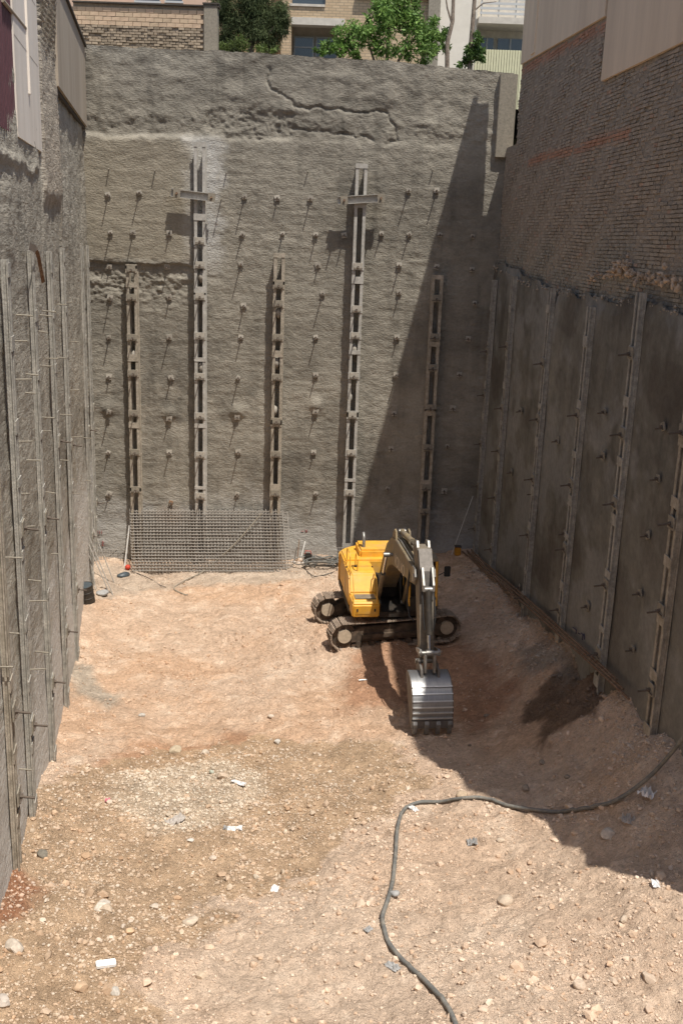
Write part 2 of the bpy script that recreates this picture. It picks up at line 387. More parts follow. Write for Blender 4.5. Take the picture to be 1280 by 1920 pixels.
patch = [tuple(back(x, y)[[0, 2]]) for x, y in ((395, 205), (470, 203), (548, 212), (555, 240), (545, 262), (430, 262), (380, 240))]
def back_disp(X, Z):
    lz = ledge_z + .12 * fbm(X * .8, X * 0, 81, 4)
    up = sstep(-.13, .10, Z - lz + .10 * fbm(X * 3, Z * 3, 120, 3))
    d = .09 * fbm(X * .35, Z * .35, 101, 3) + .020 * fbm(X * 1.3, Z * 1.9, 103, 4)
    low = .018 * fbm(X * 1.2, Z * 7, 105, 3, .6) + .016 * vnoise(X * 9, Z * 11, 107) + .018 * vnoise(X * 5, Z * 5, 108)
    rough_z = np.exp(-((Z - lz - .55) / .55) ** 2)
    hi = .055 * fbm(X * 1.1, Z * 2.2, 111, 4, .5) + .014 * vnoise(X * 8, Z * 9, 113) + rough_z * (.04 * fbm(X * 3.2, Z * 3.8, 115, 4, .7))
    d = d + low * (1 - up) + hi * up - (.035 + .04 * fbm(X * 2.5, Z * 2.5, 119, 3)) * up
    pm = poly_soft(X + .15 * fbm(X * 3, Z * 3, 5), Z + .15 * fbm(X * 3, Z * 3, 6), patch, .12)
    d = d - pm * (.04 + .10 * np.abs(vnoise(X * 6.5, Z * 7, 117)) + .04 * vnoise(X * 14, Z * 14, 118))
    wx = X + .14 * fbm(X * 3, Z * 3, 7, 5, .6); wz = Z + .14 * fbm(X * 3, Z * 3, 9, 5, .6)
    d = d - .075 * np.exp(-(poly_dist(wx, wz, crack) / .045) ** 2) - .06 * np.exp(-(poly_dist(wx, wz, crack2) / .05) ** 2)
    # the band above the break in the left bay is thicker
    sm = sstep(-.015, .02, Z - step_z - .05 * fbm(X * 2.2, X * 0, 83, 4)) * sstep(x_step + .05, x_step - .05, X) * (1 - up)
    d = d + .13 * sm
    d = d * (1 - .0) - sm * (.01 * vnoise(X * 9, Z * 11, 107))
    lay = np.exp(-((Z - step_z + .75) / .8) ** 2) * sstep(x_step + .5, x_step - .5, X)
    d = d + lay * .10 * fbm(X * 2.5, Z * 4.5, 121, 4, .7)
    for p in nails_bulge:
        r = np.hypot(X - p[0], (Z - p[2] - .12) * 1.2); d = d + .15 * np.exp(-(r / .30) ** 2)
    d = d + .35 * sstep(1.6, .3, Z) * (.3 + .25 * vnoise(X * .9, Z * 0, 123))
    return d
def shot_color(X, Z, seed, dust=0.0):
    n = fbm(X * .3, Z * .5, seed, 5, .6); n2 = fbm(X * 2.2, Z * 2.6, seed + 7, 4, .6)
    lay_ = Z / 1.48 + .25 * fbm(X * .5, Z * .5, seed + 3, 3); tone = _hash(np.floor(lay_), np.floor(X / 2.9 + .4), seed) - .5
    edge = np.exp(-((lay_ - np.round(lay_)) / .035) ** 2)
    runs = sstep(.12, .42, fbm(X * 2.6, Z * .22, seed + 13, 4, .6))
    c = np.array([.245, .224, .184]) * (1 + .30 * n + .24 * n2 + .16 * tone - .10 * edge * sstep(-.1, .3, n2) - .16 * runs)[..., None]
    return c
nx, nz = 370, 440
bx = np.linspace(-10.35, 5.62, nx); bt = np.linspace(0, 1, nz)
BXX, BT = np.meshgrid(bx, bt, indexing='ij')
BZZ = -.4 + BT * (back_top(BXX) + .4)
BD = back_disp(BXX, BZZ)
bc = shot_color(BXX, BZZ, 131)
def blend(c, m, colr): return c * (1 - m[..., None]) + np.array(colr) * m[..., None]
n_ = fbm(BXX * 1.5, BZZ * 1.5, 141, 5, .6)
p2 = back(377, 400)
halo = sstep(.95, .35, np.abs(BXX - p2[0] - .08) + .5 * n_) * sstep(back(377, 545)[2], back(377, 440)[2], BZZ) * sstep(back(377, 245)[2], back(377, 275)[2], BZZ)
bc = blend(bc, halo * .8, (.50, .49, .46))
dust = sstep(3.4, 1.2, BZZ + 1.3 * n_) * .75
bc = blend(bc, dust, (.39, .375, .345))
warm = sstep(step_z + .05, step_z + .25, BZZ) * sstep(x_step + .05, x_step - .1, BXX) * sstep(ledge_z, ledge_z - .3, BZZ)
bc = blend(bc, warm * .5, (.29, .25, .185))
mid = np.exp(-((BZZ - 6.2) / 1.8) ** 2) * sstep(-.25, .3, n_); bc = blend(bc, mid * .5, (.37, .335, .275))
rust = np.exp(-((BXX - back(322, 965)[0]) / .55) ** 2 - ((BZZ - back(322, 968)[2]) / .35) ** 2); bc = blend(bc, rust * .6, (.34, .2, .11))
verts = np.stack([BXX.ravel(), (DB - BD).ravel(), BZZ.ravel()], 1)
back_wall = empty('retaining_wall', (-2.3, DB, .7))
tag(back_wall, 'tall grey sprayed-concrete wall across the back of the excavation, sunlit with ledges', 'retaining wall', 'sprayed concrete excavation walls')
def put(o, parent):                                   # parent without moving
    o.parent = parent; o.matrix_parent_inverse = parent.matrix_basis.inverted(); return o
put(link('sprayed_concrete', fast_mesh('back_face', verts, grid_faces(nx, nz, True), True, bc.reshape(-1, 3)), 'shotcrete'), back_wall)
core = MB()
for i in range(60):
    xa, xb = np.interp([i, i + 1], [0, 60], [-10.3, 5.62]); zt = float(back_top(np.array([(xa + xb) / 2]))[0]) - .01
    core.span((xa, DB + .26, -.4), (xb, DB + .9, zt))
put(core.build('wall_core', 'plate'), back_wall)
copm = MB()                                           # mortar strip that closes the crest
ct = np.linspace(-10.3, 5.6, 160); tz = back_top(ct)
for a, b, za, zb in zip(ct[:-1], ct[1:], tz[:-1], tz[1:]):
    da = float(back_disp(np.array([a]), np.array([za]))[0]); db = float(back_disp(np.array([b]), np.array([zb]))[0])
    copm.add([(a, DB - da - .002, za - .004), (b, DB - db - .002, zb - .004), (b, DB + .9, zb + .01), (a, DB + .9, za + .01)], [(0, 1, 2, 3)])
put(copm.build('crest', 'plate'), back_wall)

# ------------------------------------------------------------------ left wall
left_wall = empty('retaining_wall', tuple(left_pt(28, .7)))
tag(left_wall, 'rough grey sprayed-concrete wall on the left, lined with closely spaced rusty piles', 'retaining wall', 'sprayed concrete excavation walls')
lt = [(9.0, 15.9), (float(left(0, 138)[1]), float(left(0, 138)[2])), (float(left(27, 131)[1]), float(left(27, 131)[2])), (float(left(45, 160)[1]), float(left(45, 160)[2])),
      (float(left(62, 178)[1]), float(left(62, 178)[2])), (float(left(66, 200)[1]), float(left(66, 200)[2])), (float(left(66.5, 0)[1]) - .02, 20.9), (float(left(95, 0)[1]), 20.9),
      (float(left(95.5, 160)[1]) + .05, 16.75), (float(left(152, 247)[1]), 16.6), (41, 16.6)]
YCOL0 = lt[6][0]; YCOL1 = lt[7][0]
def left_top(Y): return np.interp(Y, [p[0] for p in lt], [p[1] for p in lt]) + .12 * fbm(Y * 1.7, Y * 0, 151, 4) * sstep(YCOL0, YCOL0 - .1, Y)
ny_, nz_ = 330, 300
ly = np.linspace(9.2, 39.75, ny_); LYY, LT = np.meshgrid(ly, np.linspace(0, 1, nz_), indexing='ij')
LZZ = -.4 + LT * (left_top(LYY) + .4)
colm = sstep(YCOL0 - .05, YCOL0 + .05, LYY) * sstep(YCOL1 + .05, YCOL1 - .05, LYY) * sstep(13.2, 13.7, LZZ)
LDp = .10 * fbm(LYY * .35, LZZ * .35, 161, 3) + .03 * fbm(LYY * 1.0, LZZ * 1.6, 163, 3, .5) + .016 * vnoise(LYY * 1.4, LZZ * 6.5, 165) + .011 * vnoise(LYY * 2.6, LZZ * 11, 166)
low_ = sstep(2.5, 6.5, LZZ); LDp = LDp * (.6 + .4 * low_)
LDp = LDp + colm * (.10 + .06 * np.sign(np.sin(LZZ * 2 * pi / .16 + LYY * 3)) * sstep(16.5, 17.5, LZZ)) + sstep(12.3, 12.8, LZZ) * .022 * fbm(LYY * 3, LZZ * 3, 167, 4, .7)
ridge = np.exp(-((LZZ - 14.0 - .2 * fbm(LYY * 1.2, LYY * 0, 168, 3)) / .10) ** 2) * sstep(24.5, 23.5, LYY); LDp = LDp + .05 * ridge
lc = shot_color(LYY, LZZ, 171) * 1.42
n3 = fbm(LYY * 1.1, LZZ * 1.1, 173, 5, .6)
lc = blend(lc, sstep(6.5, 2.5, LZZ + 2 * n3) * .85, (.60, .585, .55)); lc = blend(lc, colm * .5, (.44, .37, .29))
lv = np.stack([LO[0] + LD[0] / LD[1] * (LYY - DB) + LN[0] * LDp, LYY + LN[1] * LDp, LZZ], -1).reshape(-1, 3)
put(link('sprayed_concrete', fast_mesh('left_face', lv, grid_faces(ny_, nz_, True), True, lc.reshape(-1, 3)), 'side_shotcrete'), left_wall)

# ------------------------------------------------------------------ right wall
right_wall = empty('retaining_wall', tuple(right_pt(28, 2)))
tag(right_wall, 'dark smooth sprayed-concrete wall in shade on the right, below the rough brickwork', 'retaining wall', 'sprayed concrete excavation walls')
ry = np.linspace(13.0, 39.3, 300); RYY, RTt = np.meshgrid(ry, np.linspace(0, 1, 190), indexing='ij')
rtop = [(13, 10.9), (float(right(1280, 590)[1]), float(right(1280, 590)[2])), (float(right(1200, 560)[1]), float(right(1200, 560)[2])), (float(right(1110, 555)[1]), float(right(1110, 555)[2])),
        (float(right(1030, 545)[1]), float(right(1030, 545)[2])), (float(right(960, 500)[1]), float(right(960, 500)[2])), (float(right(925, 490)[1]), float(right(925, 490)[2])), (39.3, float(right(922, 488)[2]))]
def right_top(Y): return np.interp(Y, [p[0] for p in rtop], [p[1] for p in rtop]) + .22 * fbm(Y * 1.3, Y * 0, 181, 5, .6)
RZZ = -.4 + RTt * (right_top(RYY) + .4)
RDp = .03 + .05 * fbm(RYY * .4, RZZ * .4, 183, 4) + .012 * vnoise(RYY * 4, RZZ * 4, 185) - .06 * sstep(-.35, 0, RZZ - right_top(RYY)) * (.6 + fbm(RYY * 2, RZZ * 2, 187))
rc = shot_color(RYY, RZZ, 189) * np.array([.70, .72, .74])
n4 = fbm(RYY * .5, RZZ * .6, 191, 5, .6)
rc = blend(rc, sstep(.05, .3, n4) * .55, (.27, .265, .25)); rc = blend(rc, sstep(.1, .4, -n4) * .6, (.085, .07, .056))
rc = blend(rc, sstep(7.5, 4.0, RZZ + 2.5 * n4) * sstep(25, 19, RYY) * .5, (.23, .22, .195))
rv = np.stack([RO[0] + RD[0] / RD[1] * (RYY - DB) + RN[0] * RDp, RYY + RN[1] * RDp, RZZ], -1).reshape(-1, 3)
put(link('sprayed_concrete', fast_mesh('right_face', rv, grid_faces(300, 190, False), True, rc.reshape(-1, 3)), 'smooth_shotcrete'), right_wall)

# ------------------------------------------------------------------ right building: rough party wall of brick, stucco above
M['brick'] = material('brick', (.3, .2, .14), .92, attr='Col', noise=.25, nscale=25, bump=.6, bscale=30, bdist=.02)
M['mortar'] = material('mortar', (.31, .26, .205), .95, noise=.25, nscale=10, bump=.6, bscale=18, bdist=.04)
M['stucco'] = material('stucco', (.78, .63, .465), .9, noise=.07, nscale=2, color2=(.67, .53, .385), bump=.2, bscale=25, bdist=.01, stretch=(1, 1, .12))
rb = empty('brick_building', tuple(right_pt(26, 11, -.3)))
tag(rb, 'brown brick building above the shaded right wall, with beige stucco panels at its top', 'building')
YR = 37.55; HB = 23.0; OFF = -.12                       # rear edge, roof height, set-back of the face
def rbox(y0, y1, z0, z1, o0, o1, mb):
    vs = []
    for z in (z0, z1):
        for y, o in ((y0, o0), (y1, o0), (y1, o1), (y0, o1)): vs.append(right_pt(y, z, o))
    mb.add(vs, [(0, 1, 2, 3), (4, 5, 6, 7), (0, 1, 5, 4), (1, 2, 6, 5), (2, 3, 7, 6), (3, 0, 4, 7)]); return mb
def part(mb, name, mat, parent, **k): return put(mb.build(name, mat, None, **k), parent)
w = MB(); rbox(15.6, YR - .3, 10.0, 19.7, OFF - 9, OFF - .016, w); part(w, 'wall', 'mortar', rb)
w = MB(); rbox(26.5, YR, 19.705, HB, OFF - .5, OFF - .05, w); part(w, 'parapet', 'mortar', rb)
w = MB(); rbox(15.6, 26.495, 19.705, 19.95, OFF - .5, OFF - .05, w); part(w, 'low_parapet', 'mortar', rb)
w = MB(); rbox(YR - .295, YR, 10.0, 19.7, OFF - .5, OFF - .016, w); part(w, 'corner', 'mortar', rb)
w = MB(); rbox(14.5, 15.6, 3.0, 17.5, OFF - 9, OFF - .06, w); part(w, 'wing', 'mortar', rb)
w = MB(); rbox(13.4, 14.5, 3.0, 12.5, OFF - 9, OFF - .07, w); part(w, 'low_wing', 'mortar', rb)
w = MB(); rbox(YR, 39.35, 10.0, float(right(940, 278)[2]), OFF - .5, OFF - .016, w); part(w, 'rear_wall_piece', 'mortar', rb)
stz0 = float(right(976, 118)[2]); stz1 = float(right(1128, 30)[2]); sty1 = float(right(1128, 30)[1])
w = MB()
SO = OFF + .06
w.add([right_pt(YR + .03, stz0, SO), right_pt(sty1, stz1, SO), right_pt(sty1, HB + .2, SO), right_pt(YR + .03, HB + .2, SO),
       right_pt(YR + .03, stz0, OFF - .1), right_pt(sty1, stz1, OFF - .1), right_pt(sty1, HB + .2, OFF - .1), right_pt(YR + .03, HB + .2, OFF - .1)],
      [(0, 1, 2, 3), (4, 5, 6, 7), (0, 1, 5, 4), (1, 2, 6, 5), (2, 3, 7, 6), (3, 0, 4, 7)])
part(w, 'stucco_panel', 'stucco', rb)
seam = MB(); rbox(35.5, 36.0, stz0 + .05, HB + .1, OFF, OFF + .10, seam); part(seam, 'stucco_pilaster', 'stucco', rb)
pz = float(right(1122, 148)[2]); pz2 = float(right(1278, 76)[2]); py1 = float(right(1122, 148)[1])
w = MB(); rbox(15.62, py1, min(pz, pz2), 20.0, OFF - .1, OFF + .07, w); part(w, 'stucco_panel', 'stucco', rb)
# bricks laid one by one
BL, BH, JT = .215, .068, .02
brick_items = []
row = 0; z = 11.0
while z < stz0 + .3:
    y = 15.7 + (row % 2) * .115 + random.uniform(-.03, .03)
    while y < 39.25:
        L_ = BL * random.choice((1, 1, 1, 1, .5)) * random.uniform(.93, 1.05)
        zw = z + .02 * math.sin(y * .35 + row * .07) + .008 * math.sin(y * 1.1)
        top = (stz0 + (stz1 - stz0) * (YR - y) / (YR - sty1)) if y > sty1 else pz
        if y > YR: top = float(right(940, 278)[2]) - .08
        rt_ = 11.1
        if zw + BH < top - .03 and zw > rt_ and random.random() > .025:
            brick_items.append((y, zw, L_, random.uniform(-.012, .016) + .012 * math.sin(y * 2 + z * 3)))
        y += L_ + .007
    z += BH + JT; row += 1
def brick_col(y, z):
    v = random.uniform(.82, 1.15)
    d = float(fbm(np.array([y * .5]), np.array([z * .8]), 201, 4)[0])
    base = Vector((.355, .295, .232)).lerp(Vector((.30, .275, .23)), max(0, min(1, (13.6 - z) / 1.6 + d)))
    redm = math.exp(-((z - 15.35 - .03 * math.sin(y)) / .12) ** 2) * (1 if 25 < y < 35.5 else 0) + math.exp(-((z - (stz0 + (stz1 - stz0) * (YR - y) / (YR - sty1)) + .2) / .16) ** 2) * (1 if y > sty1 else 0)
    if random.random() < .02: redm += .4
    base = base.lerp(Vector((.46, .235, .15)), min(.8, redm))
    return base * v
big = sorted(range(len(brick_items)), key=lambda i: brick_items[i][0])
vis = [i for i in big if brick_items[i][0] > 17.3 and brick_items[i][1] > 12.6][:300]; single = set(vis)
UB = [(-.5, 0, 0), (.5, 0, 0), (.5, 1, 0), (-.5, 1, 0), (-.5, 0, 1), (.5, 0, 1), (.5, 1, 1), (-.5, 1, 1)]
UF = [(0, 3, 2, 1), (4, 5, 6, 7), (0, 1, 5, 4), (1, 2, 6, 5), (2, 3, 7, 6), (3, 0, 4, 7)]
def jit(): return random.uniform(-.007, .007)
variants = []
for k in range(14):
    c = brick_col(18 + k * .3, 14 + k * .12)
    vs = [tuple((RD * (a * BL + jit()) + RN * ((b - 1) * .09 + .0 + jit())) + np.array([0, 0, c3 * BH + jit()])) for a, b, c3 in UB]
    variants.append(fast_mesh('brick', vs, UF, False, [c] * 8)); variants[-1].materials.append(M['brick'])
bv = []; bf = []; bcol = []
for i, (y, z, L_, o) in enumerate(brick_items):
    p = right_pt(y + L_ / 2, z, OFF + o)
    if i in single:
        b = bpy.data.objects.new('brick', random.choice(variants)); COL.objects.link(b)
        b.location = Vector(p); b.scale = (1, L_ / BL, 1); put(b, rb)
    else:
        n0 = len(bv); c = brick_col(y, z)
        tilt = random.uniform(-.02, .02)
        for a, b_, c3 in UB:
            bv.append(p + RD * (a * L_ + jit()) + RN * ((b_ - 1) * .09 + jit()) + np.array([0, 0, c3 * BH + jit() + a * tilt * L_]))
            bcol.append(tuple(c))
        bf += [tuple(q + n0 for q in f) for f in UF]
bo = link('brick', fast_mesh('bricks', bv, bf, False, bcol), 'brick'); put(bo, rb); bo['kind'] = 'stuff'
# lumps of torn mortar where the sprayed concrete ends
def lump_strip(pts, parent, n, r0, r1, col, name, mat='stone', flat=.6, nrm=None):
    ico = np.array(ICO_V); V = []; Fs = []; C = []
    for k in range(n):
        t = random.random() * (len(pts) - 1); i = int(t); q = np.array(pts[i]) * (1 - t + i) + np.array(pts[i + 1]) * (t - i)
        r = random.uniform(r0, r1); q = q + RNG.normal(0, 1, 3) * r * 1.2
        s = RNG.uniform(.5, 1.3, 3) * r
        v = ico * s * RNG.uniform(.75, 1.2, (12, 1)) + q
        Fs += [tuple(a + len(V) for a in f) for f in ICO_F]; V += list(v); C += [tuple(np.array(col) * random.uniform(.7, 1.25))] * 12
    o = link(name, fast_mesh(name, V, Fs, False, C), mat); put(o, parent); o['kind'] = 'stuff'; return o
_t = (1 + 5 ** .5) / 2
ICO_V = [np.array(v) / np.linalg.norm(v) for v in ((-1, _t, 0), (1, _t, 0), (-1, -_t, 0), (1, -_t, 0), (0, -1, _t), (0, 1, _t), (0, -1, -_t), (0, 1, -_t), (_t, 0, -1), (_t, 0, 1), (-_t, 0, -1), (-_t, 0, 1))]
ICO_F = [(0, 11, 5), (0, 5, 1), (0, 1, 7), (0, 7, 10), (0, 10, 11), (1, 5, 9), (5, 11, 4), (11, 10, 2), (10, 7, 6), (7, 1, 8), (3, 9, 4), (3, 4, 2), (3, 2, 6), (3, 6, 8), (3, 8, 9), (4, 9, 5), (2, 4, 11), (6, 2, 10), (8, 6, 7), (9, 8, 1)]
lump_strip([right(x, y, -.02) for x, y in ((1100, 520), (1150, 512), (1165, 495), (1190, 520), (1240, 525), (1275, 530))], rb, 170, .025, .08, (.48, .37, .27), 'torn_mortar')
lump_strip([right(x, y, 0.0) for x, y in ((925, 500), (980, 530), (1040, 545), (1110, 560), (1200, 570), (1280, 590))], right_wall, 170, .02, .05, (.34, .295, .24), 'torn_concrete')
# corner post at the end of the back wall, seen against the light houses
cpost = MB(); a = back(934, 140); b = back(966, 275)
cpost.span((float(a[0]) + .05, DB - .16, float(b[2]) - .4), (float(a[0]) + .68, DB + .5, float(a[2]) + .02))
tag(cpost.build('corner_post', 'plate', bevel=.02), 'flat grey concrete post at the right end of the back wall', 'post')

# ------------------------------------------------------------------ left building above the left wall
M['plaster'] = material('plaster', (.80, .74, .66), .85, noise=.06, nscale=3, color2=(.72, .65, .56), stretch=(1, 1, .2))
M['panel'] = material('panel', (.42, .36, .285), .9, noise=.07, nscale=3, color2=(.35, .295, .23), stretch=(1, 1, .15), bump=.15, bscale=20, bdist=.01)
M['purple_sheet'] = material('purple_sheet', (.11, .05, .058), .6, noise=.2, nscale=6)
M['gutter'] = material('gutter', (.5, .33, .05), .6)
M['dark_cap'] = material('dark_cap', (.07, .06, .05), .8, noise=.3, nscale=8)
def lbox(y0, y1, z0, z1, o0, o1, mb):
    vs = []
    for z in (z0, z1):
        for y, o in ((y0, o0), (y1, o0), (y1, o1), (y0, o1)): vs.append(left_pt(y, z, o))
    mb.add(vs, [(0, 1, 2, 3), (4, 5, 6, 7), (0, 1, 5, 4), (1, 2, 6, 5), (2, 3, 7, 6), (3, 0, 4, 7)]); return mb
lb = empty('plastered_building', tuple(left_pt(26, 15, -.5)))
tag(lb, 'pale plastered building above the left wall, with a purple corrugated shutter', 'building')
ys = [float(left(x, 100)[1]) for x in (0, 24, 63, 95, 153)]
part(lbox(9, ys[2] + .3, 14, 24, -8, -.36, MB()), 'wall', 'plaster', lb)
part(lbox(9, ys[1] + .03, 18.21, 24, -.359, -.02, MB()), 'shop_front', 'purple_sheet', lb)
part(lbox(ys[2] + .3, 39.3, 14, 19.0, -8, -.3, MB()), 'rear_wall', 'panel', lb)
s = MB(); s_z0 = 14.8
lbox(ys[1] + .05, ys[2] + .75, 14.5, 24, -.35, .03, s); part(s, 'plaster_strip', 'plaster', lb)
for k, zz in enumerate((17.55, 16.3)):
    part(lbox(ys[1] + .06, ys[2] + .5, zz, zz + .012, .02, .033, MB()), 'joint', 'panel', lb)
part(lbox(float(left(46, 60)[1]), float(left(46, 60)[1]) + .12, 15.5, 24, .0, .075, MB()), 'corner_bead', 'plaster', lb)
yy = ys[0] - 5
while yy < ys[1]:
    sm = MB(); sm.add([left_pt(yy, 14.5, -.08), left_pt(yy + .07, 14.5, -.0), left_pt(yy + .14, 14.5, -.0), left_pt(yy + .2, 14.5, -.08),
                       left_pt(yy, 17.55, -.08), left_pt(yy + .07, 17.55, -.0), left_pt(yy + .14, 17.55, -.0), left_pt(yy + .2, 17.55, -.08)],
                      [(0, 1, 5, 4), (1, 2, 6, 5), (2, 3, 7, 6)])
    part(sm, 'shutter_slat', 'purple_sheet', lb); yy += .2
part(lbox(ys[0] - 5, ys[1] + .03, 17.56, 17.66, -.3, .05, MB()), 'gutter', 'gutter', lb)
part(lbox(ys[0] - 5, ys[1] + .03, 17.68, 18.2, -.32, .02, MB()), 'shutter_box', 'dark_cap', lb)
a = left(5, 0, .02); b = left(49, 54, .02); part(MB().tube([a, b], .035, 8), 'drain_pipe', 'panel', lb)
pzl = float(left(152, 247)[2]) - .15; ptop = float(left(154, 92)[2]) - .1
yb = 39.25
part(lbox(ys[3] + .1, yb, 16.35, ptop, -.25, .17, MB()), 'plaster_panel', 'panel', lb)
part(lbox(ys[3] + .1, yb + .05, ptop + .002, ptop + .07, -.3, .24, MB()), 'parapet_cap', 'dark_cap', lb)
part(lbox(ys[3] + .1, yb, 16.25, 16.347, -.25, .10, MB()), 'panel_edge', 'dark_cap', lb)

# ------------------------------------------------------------------ steel soldier piles
def pile(top, zb, nrm, along, width, depth, battens, anchors, label, group, mat='pile_steel', lean=0.0, pale_above=None, front_only=False):
    """Two channels with batten plates; nrm points away from the wall, along runs in the wall."""
    n = Vector(nrm); t = Vector(along); up = Vector((0, 0, 1)); X = frame_matrix(t, n, up)
    o = empty('steel_pile', (top[0], top[1], zb)); tag(o, label, 'steel pile', group)
    b0 = Vector((float(top[0]), float(top[1]), 0)); zt = float(top[2])
    def P(u, d, z): return b0 + t * u + n * d + up * z
    def bx(u0, u1, d0, d1, z0, z1, mb):
        mb.box(P((u0 + u1) / 2, (d0 + d1) / 2, (z0 + z1) / 2), (u1 - u0, d1 - d0, z1 - z0), X); return mb
    fl = width * .27
    for sg in (-1, 1):
        c = MB(); u0, u1 = (-width / 2, -width / 2 + fl) if sg < 0 else (width / 2 - fl, width / 2)
        segs = max(2, int((zt - zb) / 1.1)); zz = np.linspace(zb - .6, zt, segs + 1)
        # channel: front flange, web, back flange
        for z0, z1 in ((zb - .6, zt),):
            bx(u0, u1, depth - .022, depth, z0, z1, c)
            um = (u0 + u1) / 2
            bx(um - .012, um + .012, .012, depth - .0225, z0 + .001, z1 - .001, c); bx(u0, u1, -.02, .0115, z0, z1, c)
        m_ = mat
        part(c, 'channel', m_, o)
    k = 0
    for z, h in battens:
        part(bx(-width / 2 - .012, width / 2 + .012, depth + .001, depth + .018, z - h / 2, z + h / 2, MB()), 'batten_plate', mat, o)
    for z in anchors:
        pl = part(bx(-.16, .16, depth + .0205, depth + .045, z - .13, z + .13, MB()), 'anchor_plate', 'bright_plate' if mat == 'pale_pile_steel' else 'plate', o)
        nb = MB(); nb.tube([P(0, depth - .1, z), P(0, depth + .30, z - .06)], .022, 6); nb.tube([P(0, depth + .046, z - .01), P(0, depth + .10, z - .02)], .04, 6)
        nb.tube([P(-.17, depth + .07, z - .06), P(.17, depth + .07, z - .06)], .014, 5)
        part(nb, 'anchor_bar', 'nail_bar', o)
    return o
NB = (0, -1, 0); AB = (1, 0, 0)
G = 'steel piles of the back wall'
piles = [((250, 495), 250 + 5, 'shortest pile on the sunlit back wall, first from the left, above the mesh', .40, 'pile_steel'),
         ((377, 268), 377, 'tallest pale pile on the back wall, with white overspray round its top', .42, 'pale_pile_steel'),
         ((525, 474), 515, 'third pile from the left on the back wall, with a lumpy capped top', .40, 'pile_steel'),
         ((678, 308), 655, 'pale tall pile with a straight crossbeam, fourth from left on back wall', .42, 'pale_pile_steel'),
         ((819, 515), 797, 'back wall pile in shade, last before the right-hand corner', .42, 'pile_steel')]
ANCH = [(505, 558, 633, 700, 775, 848, 918), (452, 497, 556, 630, 706, 780, 853, 930), (535, 570, 633, 708, 790, 852, 925), (500, 580, 630, 705, 780, 850, 925), (560, 632, 690, 765, 840, 915, 960)]
for k, ((x, y), xb, lab, wd, mt) in enumerate(piles):
    tp = back(x, y, .05)
    zb = gz(tp[0], 38.7) - .3
    zs = np.arange(zb + .8, tp[2] - .1, 2.6)
    bat = [(float(z) + random.uniform(-.15, .15), random.uniform(.12, .3)) for z in zs] + [(float(tp[2]) - .08, .16)]
    an = [float(back(x, yy, .4)[2]) for yy in ANCH[k]]
    bat += [(z, .27) for z in an]
    # the channels follow the small lean of the face
    o = pile(tp, zb, NB, AB, wd, .36, bat, an, lab, G, mt)
    ptop = tp; pbot = back(xb, 950, .05); o.rotation_euler = (0, 0, 0)
# sprayed lumps caught between the channels
for k, (x, y) in enumerate(((522, 585), (518, 680), (664, 655), (378, 520), (378, 690), (515, 770), (655, 745), (252, 665))):
    p = back(x, y, .28); v = (np.array(ICO_V) * RNG.uniform(.8, 1.2, (12, 1))) * np.array([.13, .12, .24]) + p
    o = link('grout_lump', fast_mesh('grout_lump', v, ICO_F, True, [(.36, .33, .28)] * 12), 'stone')
    tag(o, ['long sprayed concrete lump stuck high in the third back pile', 'small grout lump wedged mid height in the third back pile', 'pale grout lump in the fourth back pile below its second plate',
            'pale grout lump in the tallest pile below the wall break', 'grout lump in the tallest pile about mid height', 'lower grout lump in the third back pile', 'lower grout lump in the fourth back pile near the shadow edge', 'grout lump in the first back pile from the left'][k], 'grout lump', 'grout lumps in the piles')

# crossbeams bolted over two piles
def crossbeam(a, b, depth, label):
    a = np.array(back(*a, depth)); b = np.array(back(*b, depth)); L_ = np.linalg.norm(b - a); t = (b - a) / L_; n = np.array([0, -1.0, 0]); upv = np.cross(t, -n) * -1
    upv = np.cross(n, t); upv = upv * np.sign(upv[2]); X = frame_matrix(t, n, upv); c = (a + b) / 2
    o = empty('cross_beam', tuple(c)); tag(o, label, 'steel beam', 'crossbeams on the tall piles')
    part(MB().box(c, (L_, .015, .26), X), 'web', 'pale_pile_steel', o)
    for sg in (-1, 1): part(MB().box(c + upv * sg * .13 + n * .03, (L_, .14, .02), X), 'flange', 'pale_pile_steel', o)
    for f in (-.36, .42):
        q = c + t * L_ * f + n * .10
        part(MB().box(q, (.26, .02, .30), X), 'anchor_plate', 'plate', o)
        part(MB().tube([q - n * .1, q + n * .28 - upv * .04], .024, 6).tube([q + n * .011, q + n * .07], .042, 6), 'anchor_bar', 'rust', o)
    return o
crossbeam((321, 361), (404, 371), .48, 'tilted short crossbeam on the tallest pile, left of centre')
crossbeam((633, 376), (721, 371), .48, 'level short crossbeam across the fourth pile on the back wall')

# piles along the left wall
G = 'steel piles of the left wall'
LP = [((15, 487), 'nearest pile on the left wall, at the edge of the picture'), ((62, 470), 'left wall pile with the bent rusty sheet at its top'),
      ((96, 471), 'third pile from the front on the left wall'), ((120, 465), 'fourth pile from the front on the left wall'),
      ((147, 462), 'fifth left wall pile from the front, beside the leaning rods'), ((163, 458), 'left wall pile in the corner with the back wall')]
for k, ((x, y), lab) in enumerate(LP):
    tp = left(x, y, .12)
    if k == 5: tp = left_pt(38.75, 12.2, .05)
    if k == 4: tp = left_pt(35.9, 12.2, .05)
    tp = np.array(left_pt(tp[1], tp[2], .04)); zb = gz(tp[0] + .2, tp[1]) - .35
    zs = np.arange(zb + .7, tp[2] - .1, 1.25)
    an = [zb + random.uniform(2.2, 3.2), zb + random.uniform(6.2, 7.8)]
    pile(tp, zb, LN, LD, .34, .085, [(float(z) + random.uniform(-.15, .15), random.uniform(.12, .25)) for z in zs] + [(z, .3) for z in an], an, lab, G, 'dusty_pile')
